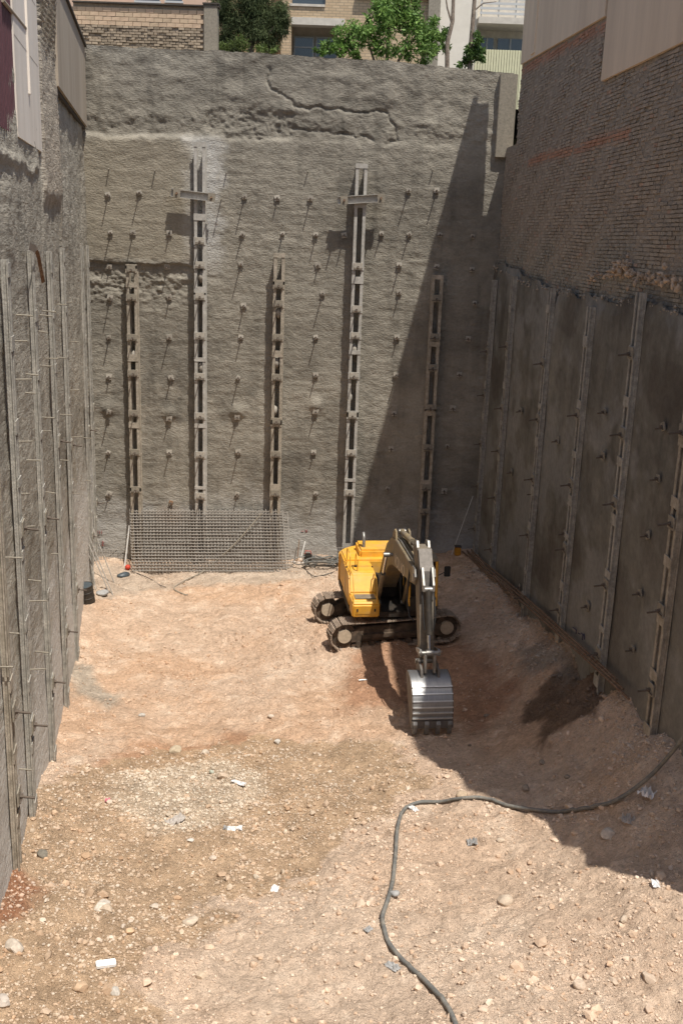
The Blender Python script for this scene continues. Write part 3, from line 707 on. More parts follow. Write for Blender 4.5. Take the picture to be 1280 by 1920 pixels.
tp = left_pt(15.6, 12.0, .04); pile(tp, 1.9, LN, LD, .34, .085, [(z, .2) for z in (3, 4.2, 5.5)], [3.4, 5.0], 'pile foot at the left edge of the picture, beside the red soil', G)
# piles along the right wall
G = 'steel piles of the right wall'
RPX = [((925, 525), 'narrow pile on the shaded right wall, next to the back corner'), ((962, 517), 'second pile from the back corner on the shaded right wall'), ((1032, 540), 'third pile from the back corner on the right wall, wide at its top'),
       ((1105, 575), 'fourth pile from the back corner on the right wall, lowest top'), ((1198, 548), 'fifth pile from the back corner on the right wall, with a tall flat top'),]
for k, ((x, y), lab) in enumerate(RPX):
    tp = right(x, y, .15)
    tp = np.array(right_pt(tp[1], tp[2], .06)); zb = gz(tp[0] - .2, tp[1]) - .35
    zs = np.arange(zb + .7, tp[2] - .1, 1.3)
    an = [float(z) + random.uniform(-.2, .2) for z in np.arange(zb + 1.3, tp[2] - 1, 1.8)]
    pile(tp, zb, RN, RD, .34, .12, [(float(z) + random.uniform(-.2, .2), random.uniform(.14, .3)) for z in zs] + [(z, .3) for z in an], an, lab, G, 'dusty_pile')
tp = np.array(right_pt(float(right(1268, 900, .2)[1]), 11.4, .06)); zb = gz(tp[0] - .2, tp[1]) - .35
pile(tp, zb, RN, RD, .36, .12, [(float(z), .22) for z in np.arange(zb + .6, 11, 1.2)], [zb + 1.5, zb + 3.2, zb + 5, zb + 6.8], 'nearest pile on the shaded right wall, at the edge of the picture', G)

# ------------------------------------------------------------------ soil nails
def nail(p, nrm, along, label, group, cat='soil nail', L_=.34, plate=True, mat='plate', sag=.05, r=.020):
    n = Vector(nrm); t = Vector(along); X = frame_matrix(t, n, Vector((0, 0, 1))); p = Vector([float(c) for c in p])
    o = empty('soil_nail', p); tag(o, label, cat, group)
    tl = Matrix.Rotation(random.uniform(-.4, .4), 3, 'Y') @ Matrix.Rotation(random.uniform(-.12, .12), 3, 'X'); ps = random.uniform(.15, .225)
    if plate:
        part(MB().box(p + n * .035, (ps, .03, ps), X @ tl), 'bearing_plate', mat, o)
    b = MB().tube([p - n * .15, p + n * L_ + Vector((0, 0, -sag)) + t * random.uniform(-.03, .03)], r, 6)
    part(b, 'bar', 'nail_bar' if plate else 'plate', o)
    if plate:
        h = MB().tube([p + n * .051, p + n * .11 + Vector((0, 0, -.012))], .036, 6); h.tube([p + n * .07 - t * .10 + Vector((0, 0, -.035)), p + n * .07 + t * .10 + Vector((0, 0, -.035))], .012, 5)
        part(h, 'nut', 'nail_bar', o)
    return o
ROWS = [[(204, 315), (291, 318), (424, 322), (578, 320), (811, 317)],
        [(203, 365), (262, 361), (415, 372), (459, 369), (520, 371), (582, 372), (766, 357), (818, 357)],
        [(208, 436), (250, 436), (318, 437), (455, 439), (530, 438), (592, 440), (645, 441), (715, 438), (767, 439), (824, 440), (885, 443)],
        [(206, 500), (314, 500), (452, 495), (596, 497), (748, 497), (818, 500), (884, 505)],
        [(207, 558), (318, 557), (457, 573), (605, 550), (748, 548), (889, 568)],
        [(205, 632), (318, 632), (452, 632), (592, 632), (744, 632), (877, 635)],
        [(205, 706), (321, 708), (447, 708), (592, 703), (742, 703), (860, 702)],
        [(205, 772), (318, 785), (445, 782), (592, 772), (738, 775), (848, 765)],
        [(204, 848), (318, 848), (447, 847), (588, 848), (733, 841), (838, 836)],
        [(205, 926), (321, 942), (445, 926), (592, 925), (726, 916), (832, 920)]]
for r_, rw in enumerate(ROWS):
    for c_, (x, y) in enumerate(rw):
        q = back(x, y); dsp = float(back_disp(np.array([q[0]]), np.array([q[2]]))[0]); p = back(x, y, dsp)
        lab = ('small bare nail' if r_ == 0 else 'plated soil nail') + ', ' + ORD[c_ + 1] + ' from left in ' + (ORD[r_ + 1]) + ' nail row of back wall'
        if (x, y) == (321, 942): lab = 'orange rusty nail plate just above the leaning steel mesh'
        nail(p, NB, AB, lab, 'soil nails of the back wall', L_=.20 if r_ == 0 else random.uniform(.22, .46), plate=(r_ > 0 and (x, y) != (415, 372)), mat='orange_plate' if (x, y) == (321, 942) else 'bright_plate')
RN_PX = [(978, 770), (1047, 826), (1135, 772), (1245, 800), (1132, 855), (1236, 897), (960, 885), (1217, 1003), (1060, 1000), (1103, 1136), (1202, 1112), (1188, 1217), (975, 1100), (1000, 925), (1230, 1290)]
for c_, (x, y) in enumerate(sorted(RN_PX)):
    p = right(x, y, .05); nail(p, RN, RD, 'plated nail on the shaded right wall, ' + (ORD[c_ + 1] if c_ < 13 else ('second' if c_ == 13 else 'very')) + (' counted from the back corner' if c_ < 13 else (' nearest to the camera' if c_ == 13 else ' nearest to the camera')), 'soil nails of the right wall', L_=.2)
LN_PX = [(38, 590), (28, 640), (52, 700), (30, 712), (78, 620), (86, 582), (80, 590), (92, 672), (84, 685), (50, 735), (35, 828), (50, 862), (112, 571), (125, 567), (134, 640), (115, 670), (134, 732), (119, 777), (84, 809), (81, 782), (137, 820), (119, 862), (175, 633), (173, 713), (161, 723), (178, 785), (161, 820), (163, 900), (90, 921), (41, 926), (48, 988), (10, 1044), (60, 1086), (62, 1127), (15, 1185), (72, 1220), (62, 1255), (5, 1250), (100, 1038), (135, 925), (40, 1440)]
srt = sorted(LN_PX, key=lambda q: q[1])
for c_, (x, y) in enumerate(srt):
    yy_ = float(left(x, y)[1]); near = ['nearest', 'second', 'third', 'fourth', 'fifth', 'corner'][min(range(6), key=lambda k: abs(left(*LP[k][0])[1] - yy_))]
    cnt = sum(1 for (x2, y2) in srt[:c_ + 1] if ['nearest', 'second', 'third', 'fourth', 'fifth', 'corner'][min(range(6), key=lambda k: abs(left(*LP[k][0])[1] - left(x2, y2)[1]))] == near)
    nail(left(x, y, .05), LN, LD, 'thin bar sticking out of the left wall by its %s pile, %s from the top' % (near, ORD[cnt]), 'bars sticking out of the left wall', 'steel bar', L_=random.uniform(.12, .30), plate=False, mat='plate', sag=random.uniform(-.02, .06), r=.017)
# bent sheet at the head of the second left pile
sh_o = empty('bent_sheet', tuple(left(66, 466, .15))); tag(sh_o, 'curled rusty metal strip with a pale end, at the head of a left wall pile', 'metal strip')
def ribbon(pts, wv, th):
    P_ = [Vector([float(c) for c in p]) for p in pts]; wv = Vector(wv); n = len(P_); m = MB(); t_ = Vector((0, -th, 0))
    m.add([p - wv for p in P_] + [p + wv for p in P_] + [p - wv + t_ for p in P_] + [p + wv + t_ for p in P_],
          [f for k in range(n - 1) for f in ((k, k + 1, n + k + 1, n + k), (2 * n + k, 2 * n + k + 1, 3 * n + k + 1, 3 * n + k), (k, k + 1, 2 * n + k + 1, 2 * n + k), (n + k, n + k + 1, 3 * n + k + 1, 3 * n + k))] + [(0, n, 3 * n, 2 * n), (n - 1, 2 * n - 1, 4 * n - 1, 3 * n - 1)])
    return m
part(ribbon([left(56, 462, .16), left(62, 464, .18), left(68, 468, .20)], (.03, -.04, .07), .012), 'pale_end', 'pale_pile_steel', sh_o)
part(ribbon([left(69, 470, .20), left(73, 482, .20), left(76, 498, .20), left(79, 514, .18), left(82, 530, .16)], (.035, 0, .02), .012), 'strip', 'rust', sh_o)
# paint marks sprayed on the walls
M['red_paint'] = material('red_paint', (.33, .11, .10), .8, noise=.3, nscale=25); M['violet_paint'] = material('violet_paint', (.06, .055, .09), .8)
for x0_, y0_, x1_, y1_ in ((178, 999, 183, 995), (183, 995, 184, 1001), (187, 995, 187, 1001), (191, 995, 191, 1001), (192, 1014, 195, 1017), (195, 1017, 192, 1020), (192, 1020, 195, 1024), (192, 1014, 192, 1024), (564, 996, 570, 996), (572, 993, 576, 998), (577, 993, 572, 998)):
    q = back(x0_, y0_); dsp = max(float(back_disp(np.array([q[0] + .1 * i_]), np.array([q[2]]))[0]) for i_ in (-1, 0, 1)) + .03
    part(MB().tube([back(x0_, y0_, dsp), back(x1_, y1_, dsp)], .012, 5), 'paint_mark', 'red_paint', back_wall)
for x0_, y0_, x1_, y1_ in ((1073, 1176, 1080, 1181), (1080, 1181, 1079, 1188), (1083, 1187, 1087, 1189), (1089, 1187, 1092, 1190), (1092, 1190, 1091, 1200), (1094, 1188, 1095, 1199)):
    part(MB().tube([right(x0_, y0_, .09), right(x1_, y1_, .09)], .016, 5), 'paint_mark', 'violet_paint', right_wall)

# ------------------------------------------------------------------ beyond the wall: parapet of big bricks
M['brick_face'] = material('brick_face', (.5, .36, .24), .88, attr='Col', noise=.15, nscale=20, bump=.3, bscale=30, bdist=.01)
pw = empty('brick_parapet', (-7.5, DB + .55, 19)); tag(pw, 'parapet of large yellow bricks over rough brickwork, top left behind the wall', 'brick wall')
YP = DB + .45
xa, xb_ = -10.2, float(back(384, 50, -.45)[0]); zt = float(back(260, 9, -.45)[2]); zm = float(back(260, 49, -.45)[2]); zl = 18.6
part(MB().span((xa, YP + .03, zl), (xb_, YP + .3, zt)), 'wall', 'mortar', pw)
def pb(L_, h, d, c):
    vs = [(a * L_ + jit() * .6, (b - 1) * d + jit() * .6 + d, c3 * h + jit() * .6) for a, b, c3 in ((-.5, 0, 0), (.5, 0, 0), (.5, 1, 0), (-.5, 1, 0), (-.5, 0, 1), (.5, 0, 1), (.5, 1, 1), (-.5, 1, 1))]
    me = fast_mesh('brick', vs, UF, False, [c] * 8); me.materials.append(M['brick_face']); return me
bigv = [pb(.29, .132, .1, tuple(Vector((.55, .425, .29)).lerp(Vector((.52, .37, .26)), random.random()) * random.uniform(.85, 1.1))) for _ in range(8)]
smv = [pb(.20, .075, .1, tuple(Vector((.36, .29, .21)) * random.uniform(.75, 1.15))) for _ in range(8)]
z = zm; r_ = 0
while z + .13 < zt:
    x = xa + .15 - (r_ % 2) * .15
    while x < xb_ - .1:
        b = bpy.data.objects.new('brick', random.choice(bigv)); COL.objects.link(b); b.location = (x, YP - .03 + random.uniform(-.006, .006), z); put(b, pw); x += .305
    z += .147; r_ += 1
z = zm - .09; r_ = 0
while z > zm - .95:
    x = xa + .1 - (r_ % 2) * .1
    while x < xb_ - .08:
        if random.random() > .03:
            b = bpy.data.objects.new('brick', random.choice(smv)); COL.objects.link(b); b.location = (x, YP - .05 + random.uniform(-.03, .03), z + random.uniform(-.006, .006)); b.rotation_euler = (random.uniform(-.1, .1), random.uniform(-.04, .04), random.uniform(-.08, .08)); put(b, pw)
        x += .222
    z -= .094; r_ += 1
part(MB().span((xb_ - .02, YP - .10, 18.5), (xb_ + .46, YP + .35, zt + .08)), 'end_pier', 'plate', pw, bevel=.01)
part(MB().span((xa, YP - .12, zt + .002), (xb_ + .52, YP + .4, zt + .05)).span((xb_ - .06, YP - .14, zt + .082), (xb_ + .52, YP + .4, zt + .13)), 'coping', 'dark_cap', pw)

# ------------------------------------------------------------------ houses beyond
M['yellow_brick'] = material('yellow_brick', (.52, .41, .28), .9, noise=.1, nscale=8)
nt = M['yellow_brick'].node_tree; b_ = nt.nodes['Principled BSDF']; bt_ = nt.nodes.new('ShaderNodeTexBrick'); tc_ = nt.nodes.new('ShaderNodeTexCoord'); mp_ = nt.nodes.new('ShaderNodeMapping')
mp_.inputs['Rotation'].default_value = (radians(90), 0, 0); nt.links.new(tc_.outputs['Object'], mp_.inputs[0]); nt.links.new(mp_.outputs[0], bt_.inputs['Vector'])
bt_.inputs['Color1'].default_value = (.56, .43, .28, 1); bt_.inputs['Color2'].default_value = (.47, .35, .22, 1); bt_.inputs['Mortar'].default_value = (.30, .24, .17, 1)
bt_.inputs['Scale'].default_value = 1.0; bt_.inputs['Brick Width'].default_value = .34; bt_.inputs['Row Height'].default_value = .115; bt_.inputs['Mortar Size'].default_value = .012
nt.links.new(bt_.outputs[0], b_.inputs['Base Color'])
M['white_wall'] = material('white_wall', (.72, .68, .60), .85, noise=.06, nscale=3)
M['cream'] = material('cream', (.62, .60, .40), .8, noise=.08, nscale=4)
M['peach'] = material('peach', (.60, .42, .31), .9, noise=.1, nscale=3)
M['window_glass'] = material('window_glass', (.05, .065, .075), .06, spec=.8)
M['curtain'] = material('curtain', (.42, .45, .47), .8, noise=.2, nscale=4, stretch=(6, 1, .4))
M['window_frame'] = material('window_frame', (.36, .37, .36), .5, metal=.3)
M['slab'] = material('slab', (.56, .52, .45), .85, noise=.15, nscale=4)
M['rail'] = material('rail', (.55, .55, .53), .5, metal=.2)
def far(x, y, Y): return on_plane(x, y, (0, Y, 0), (0, 1, 0))
YB = 50.0
h = empty('yellow_brick_house', tuple(far(640, 120, YB))); tag(h, 'yellow brick house with a deep balcony window behind the leafy tree', 'building')
def fz(x, y, Y): q = far(x, y, Y); return float(q[0]), float(q[2])
x0, _ = fz(527, 60, YB); x1, _ = fz(546, 60, YB); x2, _ = fz(633, 60, YB); x3, _ = fz(800, 60, YB); x4, _ = fz(822, 60, YB)
_, zw0 = fz(590, 104, YB); _, zw1 = fz(590, 47, YB); _, zl1 = fz(590, 33, YB); _, zt_ = fz(590, 10, YB); ZB = 17.4; ZT = 26.0
part(MB().span((x0, YB, ZB), (x1, YB + 6, ZT)), 'pier', 'yellow_brick', h)
part(MB().span((x0 - 5.5, YB + 2.5, ZB), (x0 - .002, YB + 6, ZT)), 'side_wing', 'yellow_brick', h)
part(MB().span((x2, YB + .003, ZB), (x3, YB + 6, ZT)), 'wall', 'yellow_brick', h)
part(MB().span((x1 + .001, YB + .004, zl1), (x2 - .001, YB + 6, zt_)), 'wall_band', 'yellow_brick', h)
part(MB().span((x1 + .001, YB - .03, zw1), (x2 + .3, YB + .6, zl1 - .002)), 'balcony_lintel', 'slab', h)
part(MB().span((x0, YB + .01, zt_ + 1.4), (x2, YB + 6, ZT)), 'upper_wall', 'yellow_brick', h)
part(MB().span((x1, YB + 1.55, ZB), (x2, YB + 1.7, zw1 + .5)), 'recess_back', 'slab', h)
xm = x1 + (x2 - x1) * .47
for (a, b) in ((x1 + .05, xm), (xm + .08, x2 - .02)):
    wd = part(MB().span((a, YB + 1.40, ZB), (b, YB + 1.44, zw1 - .25)), 'window', 'window_glass', h)
    fr = MB(); 
    for q in (a, b - .06): fr.span((q, YB + 1.36, ZB), (q + .06, YB + 1.39, zw1 - .25))
    fr.span((a + .061, YB + 1.362, zw1 - .75), (b - .061, YB + 1.392, zw1 - .68)).span((a + .061, YB + 1.362, zw1 - .31), (b - .061, YB + 1.392, zw1 - .25))
    f = fr.build('frame', 'window_frame'); f.parent = wd
part(MB().span((x1 + (x2 - x1) * .58, YB + 1.46, ZB), (x2 - .05, YB + 1.48, zw1 - .7)), 'curtain', 'curtain', h)
part(MB().span((x1 - .05, YB + .2, zt_ + .05), (x1 + 1.5, YB + .24, zt_ + 1.4)), 'window', 'window_glass', h)
part(MB().span((x1 - .1, YB - .06, zt_ - .06), (x2 - .6, YB + .3, zt_ + .04)), 'sill', 'slab', h)
part(MB().span((x1 + 1.5, YB + .02, zt_), (x2 + .0, YB + 6, zt_ + 1.4)), 'wall_panel', 'yellow_brick', h)
_, zc = fz(780, 2, YB); part(MB().span((x2 + .8, YB - .25, zc + .05), (x3 - .05, YB - .001, zc + .35)), 'cornice', 'slab', h)
part(MB().span((x3 + .001, YB - .3, ZB), (x4, YB + 6, ZT)), 'end_pier', 'plate', h)
YW = 52.5
h = empty('white_house', tuple(far(900, 120, YW))); tag(h, 'white rendered house with balcony railings, top right behind the bare trunks', 'building')
x0, _ = fz(820, 60, YW); x1, _ = fz(893, 60, YW); x2, _ = fz(1010, 60, YW)
_, zs0 = fz(930, 48, YW); _, zs1 = fz(930, 36, YW); _, zp = fz(930, 97, YW); _, zr = fz(930, 3, YW)
part(MB().span((x0, YW, ZB), (x1, YW + 6, ZT)), 'wall', 'white_wall', h)
part(MB().span((x1 + .001, YW + 1.3, ZB), (x2, YW + 6, ZT)), 'recess_back', 'slab', h)
part(MB().span((x1 + .001, YW - .5, zs0), (x2, YW + 1.29, zs1)), 'balcony_slab', 'slab', h)
for k in range(5): part(MB().span((x1 + .05, YW - .42, zs1 + .12 + k * .21), (x2, YW - .38, zs1 + .22 + k * .21)), 'railing_bar', 'rail', h)
for k in range(5): part(MB().span((x1 + .1 + k * .8, YW - .375, zs1 + .002), (x1 + .15 + k * .8, YW - .33, zs1 + 1.2)), 'railing_post', 'rail', h)
for k, (a, b) in enumerate(((900, 925), (933, 980))):
    xa_, _ = fz(a, 70, YW + 1.2); xb2, _ = fz(b, 70, YW + 1.2)
    part(MB().span((xa_, YW + 1.16, ZB), (xb2, YW + 1.2, zs0 - .35)), 'window', 'window_glass', h); part(MB().span((xa_ + .2, YW + 1.205, ZB), (xb2 - .2, YW + 1.22, zs0 - .5)), 'curtain', 'curtain', h)
    part(MB().span((xa_, YW + 1.10, zs0 - 1.45), (xb2, YW + 1.15, zs0 - 1.37)).span(((xa_ + xb2) / 2 - .04, YW + 1.10, ZB), ((xa_ + xb2) / 2 + .04, YW + 1.149, zs0 - .35)), 'window_frame', 'window_frame', h)
xx = x1 - .05
while xx < x2:
    part(MB().span((xx, YW - .55 + .002, ZB - .8), (xx + .10, YW - .47, zp)), 'parapet_slat', 'cream', h); xx += .125
part(MB().span((x1 - .06, YW - .46, ZB - .8), (x2, YW - .38, zp - .02)), 'parapet', 'cream', h)
YL = 47.0
h = empty('peach_house', tuple(far(260, 60, YL))); tag(h, 'peach rendered house wall just showing above the brick parapet', 'building')
xa_, _ = fz(100, 0, YL); xb2, _ = fz(398, 0, YL); part(MB().span((xa_ - 3, YL, ZB), (xb2, YL + 6, ZT)), 'wall', 'peach', h)
for a, b in ((255, 300), (312, 342)):
    q, _ = fz(a, 0, YL); q2, zq = fz(b, 3, YL); part(MB().span((q, YL - .04, zq), (q2, YL - .004, zq + 1.6)), 'window', 'window_glass', h)
    part(MB().span((q - .05, YL - .12, zq - .08), (q2 + .05, YL - .005, zq - .003)), 'sill', 'rail', h)

# ------------------------------------------------------------------ trees beyond the wall
M['leaf'] = material('leaf', (.1, .2, .04), .6, attr='Col', spec=.3)
M['needle'] = material('needle', (.06, .1, .04), .7, attr='Col', spec=.2)
M['bark'] = material('bark', (.17, .13, .10), .9, noise=.35, nscale=12, bump=.7, bscale=20, bdist=.03, color2=(.28, .23, .18))
for k_ in ('leaf', 'needle'):
    nt = M[k_].node_tree; pb_ = nt.nodes['Principled BSDF']; tr = nt.nodes.new('ShaderNodeBsdfTranslucent'); mx = nt.nodes.new('ShaderNodeMixShader'); mx.inputs[0].default_value = .3
    at = [n for n in nt.nodes if n.type == 'ATTRIBUTE'][0]; nt.links.new(at.outputs['Color'], tr.inputs[0]); out = [n for n in nt.nodes if n.type == 'OUTPUT_MATERIAL'][0]
    nt.links.new(pb_.outputs[0], mx.inputs[1]); nt.links.new(tr.outputs[0], mx.inputs[2]); nt.links.new(mx.outputs[0], out.inputs[0])
def leaves(clumps, n, ln, wd, c0, c1, seed, droop=0.0, flat=0.0):
    g = np.random.default_rng(seed); tot = sum(r ** 2 for *_, r in clumps); V = []; C = []
    for (cx, cy, cz, r) in clumps:
        k = int(n * r * r / tot); 
        sub = g.normal(0, 1, (max(3, k // 42), 3)); sub /= np.linalg.norm(sub, axis=1)[:, None]; sub *= (g.uniform(.35, 1.0, (len(sub), 1))) * r
        idx = g.integers(0, len(sub), k); p = np.array([cx, cy, cz]) + sub[idx] * np.array([1, 1, .85]) + g.normal(0, .19 * r, (k, 3))
        d = g.normal(0, 1, (k, 3)); d[:, 2] -= droop; d /= np.linalg.norm(d, axis=1)[:, None]; s = np.cross(d, g.normal(0, 1, (k, 3))); s /= np.linalg.norm(s, axis=1)[:, None]
        l = g.uniform(.6, 1.3, (k, 1)) * ln; w_ = g.uniform(.7, 1.2, (k, 1)) * wd
        V.append(np.stack([p, p + d * l * .5 + s * w_ * .5, p + d * l, p + d * l * .5 - s * w_ * .5], 1).reshape(-1, 3))
        t = g.uniform(0, 1, (k, 1)); shade = (g.uniform(.5, 1.35, (len(sub), 1)))[idx]
        col = (np.array(c0) * (1 - t) + np.array(c1) * t) * shade; C.append(np.repeat(col, 4, 0))
    V = np.concatenate(V); C = np.concatenate(C); Fq = np.arange(len(V)).reshape(-1, 4); return V, Fq, C
def tree(name, base, limbs, clumps, n, ln, wd, c0, c1, seed, label, group, mat='leaf', droop=0.0, r0=.12):
    o = empty(name, tuple(base)); tag(o, label, 'tree', group); base = np.array(base, float)
    t = MB()
    for pts, ra, rb_ in limbs:
        k = len(pts); t.tube([base + np.array(p) for p in pts], [ra + (rb_ - ra) * i / (k - 1) for i in range(k)], 8)
    part(t, 'trunk', 'bark', o, smooth=True)
    if clumps:
        V, Fq, C = leaves([(base[0] + a, base[1] + b, base[2] + c, r) for a, b, c, r in clumps], n, ln, wd, c0, c1, seed, droop)
        put(link('crown', fast_mesh('crown', V, Fq, False, C), mat), o)
    return o
GT = 'trees behind the back wall'
YT = 41.3
def rel(base, x, y, Y): q = far(x, y, Y); return (float(q[0] - base[0]), float(q[1] - base[1]), float(q[2] - base[2]))
base = np.array([*far(720, 100, YT)[:2], 17.6])
def cl(b, lst): return [(*rel(b, x, y, YT + dy), r) for x, y, dy, r in lst]
clumps = cl(base, [(735, 20, 0, .75), (712, 45, -.3, .55), (760, 45, .3, .65), (650, 70, 0, .5), (640, 82, .2, .42), (690, 70, -.2, .5), (728, 85, -.3, .55), (780, 70, 0, .6), (800, 55, .2, .5), (815, 80, -.1, .5), (795, 100, -.3, .42), (828, 62, .2, .32), (700, 5, .2, .22), (775, 5, .2, .25), (690, 45, .1, .22), (612, 82, .2, .18), (838, 88, .1, .2), (815, 40, .3, .22), (640, 55, .2, .2), (665, 45, .2, .2), (745, -10, .1, .6), (670, 60, .1, .42), (765, 20, .2, .5), (715, 5, .1, .4), (700, 30, .1, .32), (618, 95, .1, .22), (668, 90, -.2, .3), (760, 95, .1, .35), (832, 70, 0, .25)])
limbs = [([(0, 0, 0), (.1, 0, 1.0), rel(base, 728, 60, YT), rel(base, 738, 10, YT)], .11, .03), ([(.1, 0, .6), rel(base, 760, 85, YT), rel(base, 800, 60, YT)], .07, .02), ([(0, 0, .7), rel(base, 690, 80, YT), rel(base, 650, 70, YT)], .06, .02)]
tree('leafy_tree', base, limbs, clumps, 10500, .17, .065, (.10, .20, .045), (.25, .38, .10), 5, 'bright green leafy tree standing above the middle of the back wall', GT, droop=.5)
base = np.array([*far(470, 90, 43.2)[:2], 17.5])
def cl2(b, lst, Y): return [(*rel(b, x, y, Y + dy), r) for x, y, dy, r in lst]
tree('pine_tree', base, [([(0, 0, 0), (0, 0, 2), (.1, 0, 4.5)], .18, .08), ([(0, 0, 1.4), rel(base, 430, 60, 43)], .06, .02), ([(0, 0, 1.8), rel(base, 520, 40, 43)], .06, .02)],
     cl2(base, [(430, 70, 0, .5), (450, 45, 0, .55), (480, 60, -.2, .6), (505, 80, 0, .4), (420, 30, .2, .5), (470, 15, 0, .6), (510, 40, .1, .5), (528, 55, 0, .35), (440, 88, -.1, .4), (490, 20, .2, .6), (420, 5, 0, .45), (525, 15, 0, .35), (475, -15, 0, .7), (415, 85, 0, .35), (530, 35, -.1, .3)], 43.2), 34000, .19, .026, (.045, .068, .026), (.15, .18, .08), 9, 'dark green pine tree between the brick parapet and the yellow house', GT, 'needle', droop=.9)
base = np.array([*far(842, 110, 41.0)[:2], 17.8])
tree('bare_tree', base, [([(0, 0, 0), rel(base, 838, 80, 41), rel(base, 848, 40, 41), rel(base, 850, -15, 41)], .09, .06), ([rel(base, 847, 45, 41), rel(base, 838, 15, 41), rel(base, 835, -8, 41)], .04, .02)], None, 0, 0, 0, None, None, 1, 'thin bare trunk beside the leafy tree, forked near its top', GT)
base = np.array([*far(882, 115, 41.2)[:2], 17.8])
tree('ivy_clad_tree', base, [([(0, 0, 0), rel(base, 882, 90, 41.2), rel(base, 886, 40, 41.2), rel(base, 890, -15, 41.2)], .10, .07), ([rel(base, 886, 22, 41.2), rel(base, 905, 6, 41.2), rel(base, 930, 3, 41.2)], .03, .012)],
     cl2(base, [(885, 95, -.1, .3), (878, 112, -.1, .28), (900, 105, -.1, .28), (895, 80, -.1, .22), (866, 118, 0, .2), (905, 90, 0, .18), (890, 65, 0, .14)], 41.2), 1500, .13, .075, (.06, .12, .03), (.14, .23, .06), 15, 'slim tree wrapped in green leaves at the right end of the wall', GT)
base = np.array([*far(600, 100, 40.9)[:2], 18.0])
o = tree('low_shrub', base, [([(0, 0, 0), (0, 0, .5)], .03, .02)], cl2(base, [(600, 98, 0, .2), (635, 98, 0, .24), (665, 104, 0, .22), (622, 90, .1, .2)], 40.9), 900, .12, .06, (.10, .2, .03), (.2, .33, .08), 25, 'low light green shrub at the foot of the leafy tree', 'trees behind the back wall'); o['category'] = 'shrub'
base = np.array([*far(440, 90, 41.2)[:2], 18.0])
o = tree('low_shrub', base, [([(0, 0, 0), (0, 0, .5)], .03, .02)], cl2(base, [(425, 86, 0, .25), (455, 84, .2, .3), (490, 88, 0, .22), (515, 92, 0, .15)], 41.2), 1400, .13, .03, (.09, .14, .03), (.2, .26, .08), 27, 'yellow green shrub under the dark pine', 'trees behind the back wall'); o['category'] = 'shrub'

# ------------------------------------------------------------------ excavator
EC = gpt(720, 1170); EC.z = .53
YAW = radians(187.5); UYAW = radians(14.0) - YAW
ex = empty('excavator', tuple(EC), YAW)
tag(ex, 'yellow tracked excavator half in shade, its polished steel bucket lowered to the ground', 'excavator')
def ep(mb, name, mat, parent=None, T=None, **k): return mb.build(name, mat, ex if parent is None else parent, T=T, **k)
UT = Matrix.Rotation(UYAW, 4, 'Z') @ Matrix.Rotation(radians(-1.5), 4, 'Y')
# undercarriage
TL, TR, SW = 1.66, .40, .60
for sg in (-1, 1):
    cy = sg * 1.17; zc = .46; sh = MB(); per = 4 * TL + 2 * pi * TR; ns = 46
    for i in range(ns):
        s = per * i / ns; sagz = 0
        if s < 2 * TL: x, z_, a_ = -TL + s, TR, 0; sagz = -.03 * math.sin(pi * s / (2 * TL))
        elif s < 2 * TL + pi * TR: th = (s - 2 * TL) / TR; x, z_, a_ = TL + TR * sin(th), TR * cos(th), th
        elif s < 4 * TL + pi * TR: x, z_, a_ = TL - (s - 2 * TL - pi * TR), -TR, pi
        else: th = (s - 4 * TL - pi * TR) / TR; x, z_, a_ = -TL - TR * sin(th), -TR * cos(th), pi + th
        R = Matrix.Rotation(a_, 3, 'Y'); c = Vector((x, cy, zc + z_ + sagz))
        sh.box(c + R @ Vector((0, 0, .03)), (per / ns * .90, SW, .028), R)
        for gx_ in (-.055, .0, .055): sh.box(c + R @ Vector((gx_, 0, .056)), (.014, SW, .026), R)
        sh.box(c + R @ Vector((0, 0, -.025)), (per / ns * .75, .2, .08), R)
    tr = ep(sh, 'track', 'track_steel', T=UT)
    fr = MB(); fr.prism([(-1.45, zc - .24), (1.5, zc - .24), (1.55, zc + .12), (1.1, zc + .26), (-1.1, zc + .26), (-1.45, zc + .1)], cy - .19, cy + .19, 'y')
    ep(fr, 'track_frame', 'dark_frame', tr, UT, bevel=.02)
    ep(MB().span((-1.1, cy - .285, zc - .10), (1.2, cy - .19, zc + .02)), 'frame_ledge', 'dark_frame', tr, UT)
    for nm, x in (('idler_wheel', -TL), ('sprocket_wheel', TL)):
        w = MB().tube([(x, cy - .13, zc), (x, cy + .13, zc)], .375, 24); wheel = ep(w, nm, 'dark_frame', tr, UT, smooth=True)
        d = MB().tube([(x, cy - .24, zc), (x, cy + .24, zc)], .215, 24); ep(d, 'hub', 'lead_disc', tr, UT, smooth=True)
    for i in range(7):
        x = -1.2 + i * .4; ep(MB().tube([(x, cy - .22, zc - .30), (x, cy + .22, zc - .30)], .095, 12), 'roller', 'dark_frame', tr, UT, smooth=True)
ep(MB().span((-.75, -1.0, .38), (.75, 1.0, .82)), 'undercarriage', 'dark_frame', None, UT, bevel=.05)
ep(MB().tube([(0, 0, .82), (0, 0, 1.03)], .68, 28), 'slewing_ring', 'black_metal', smooth=True)
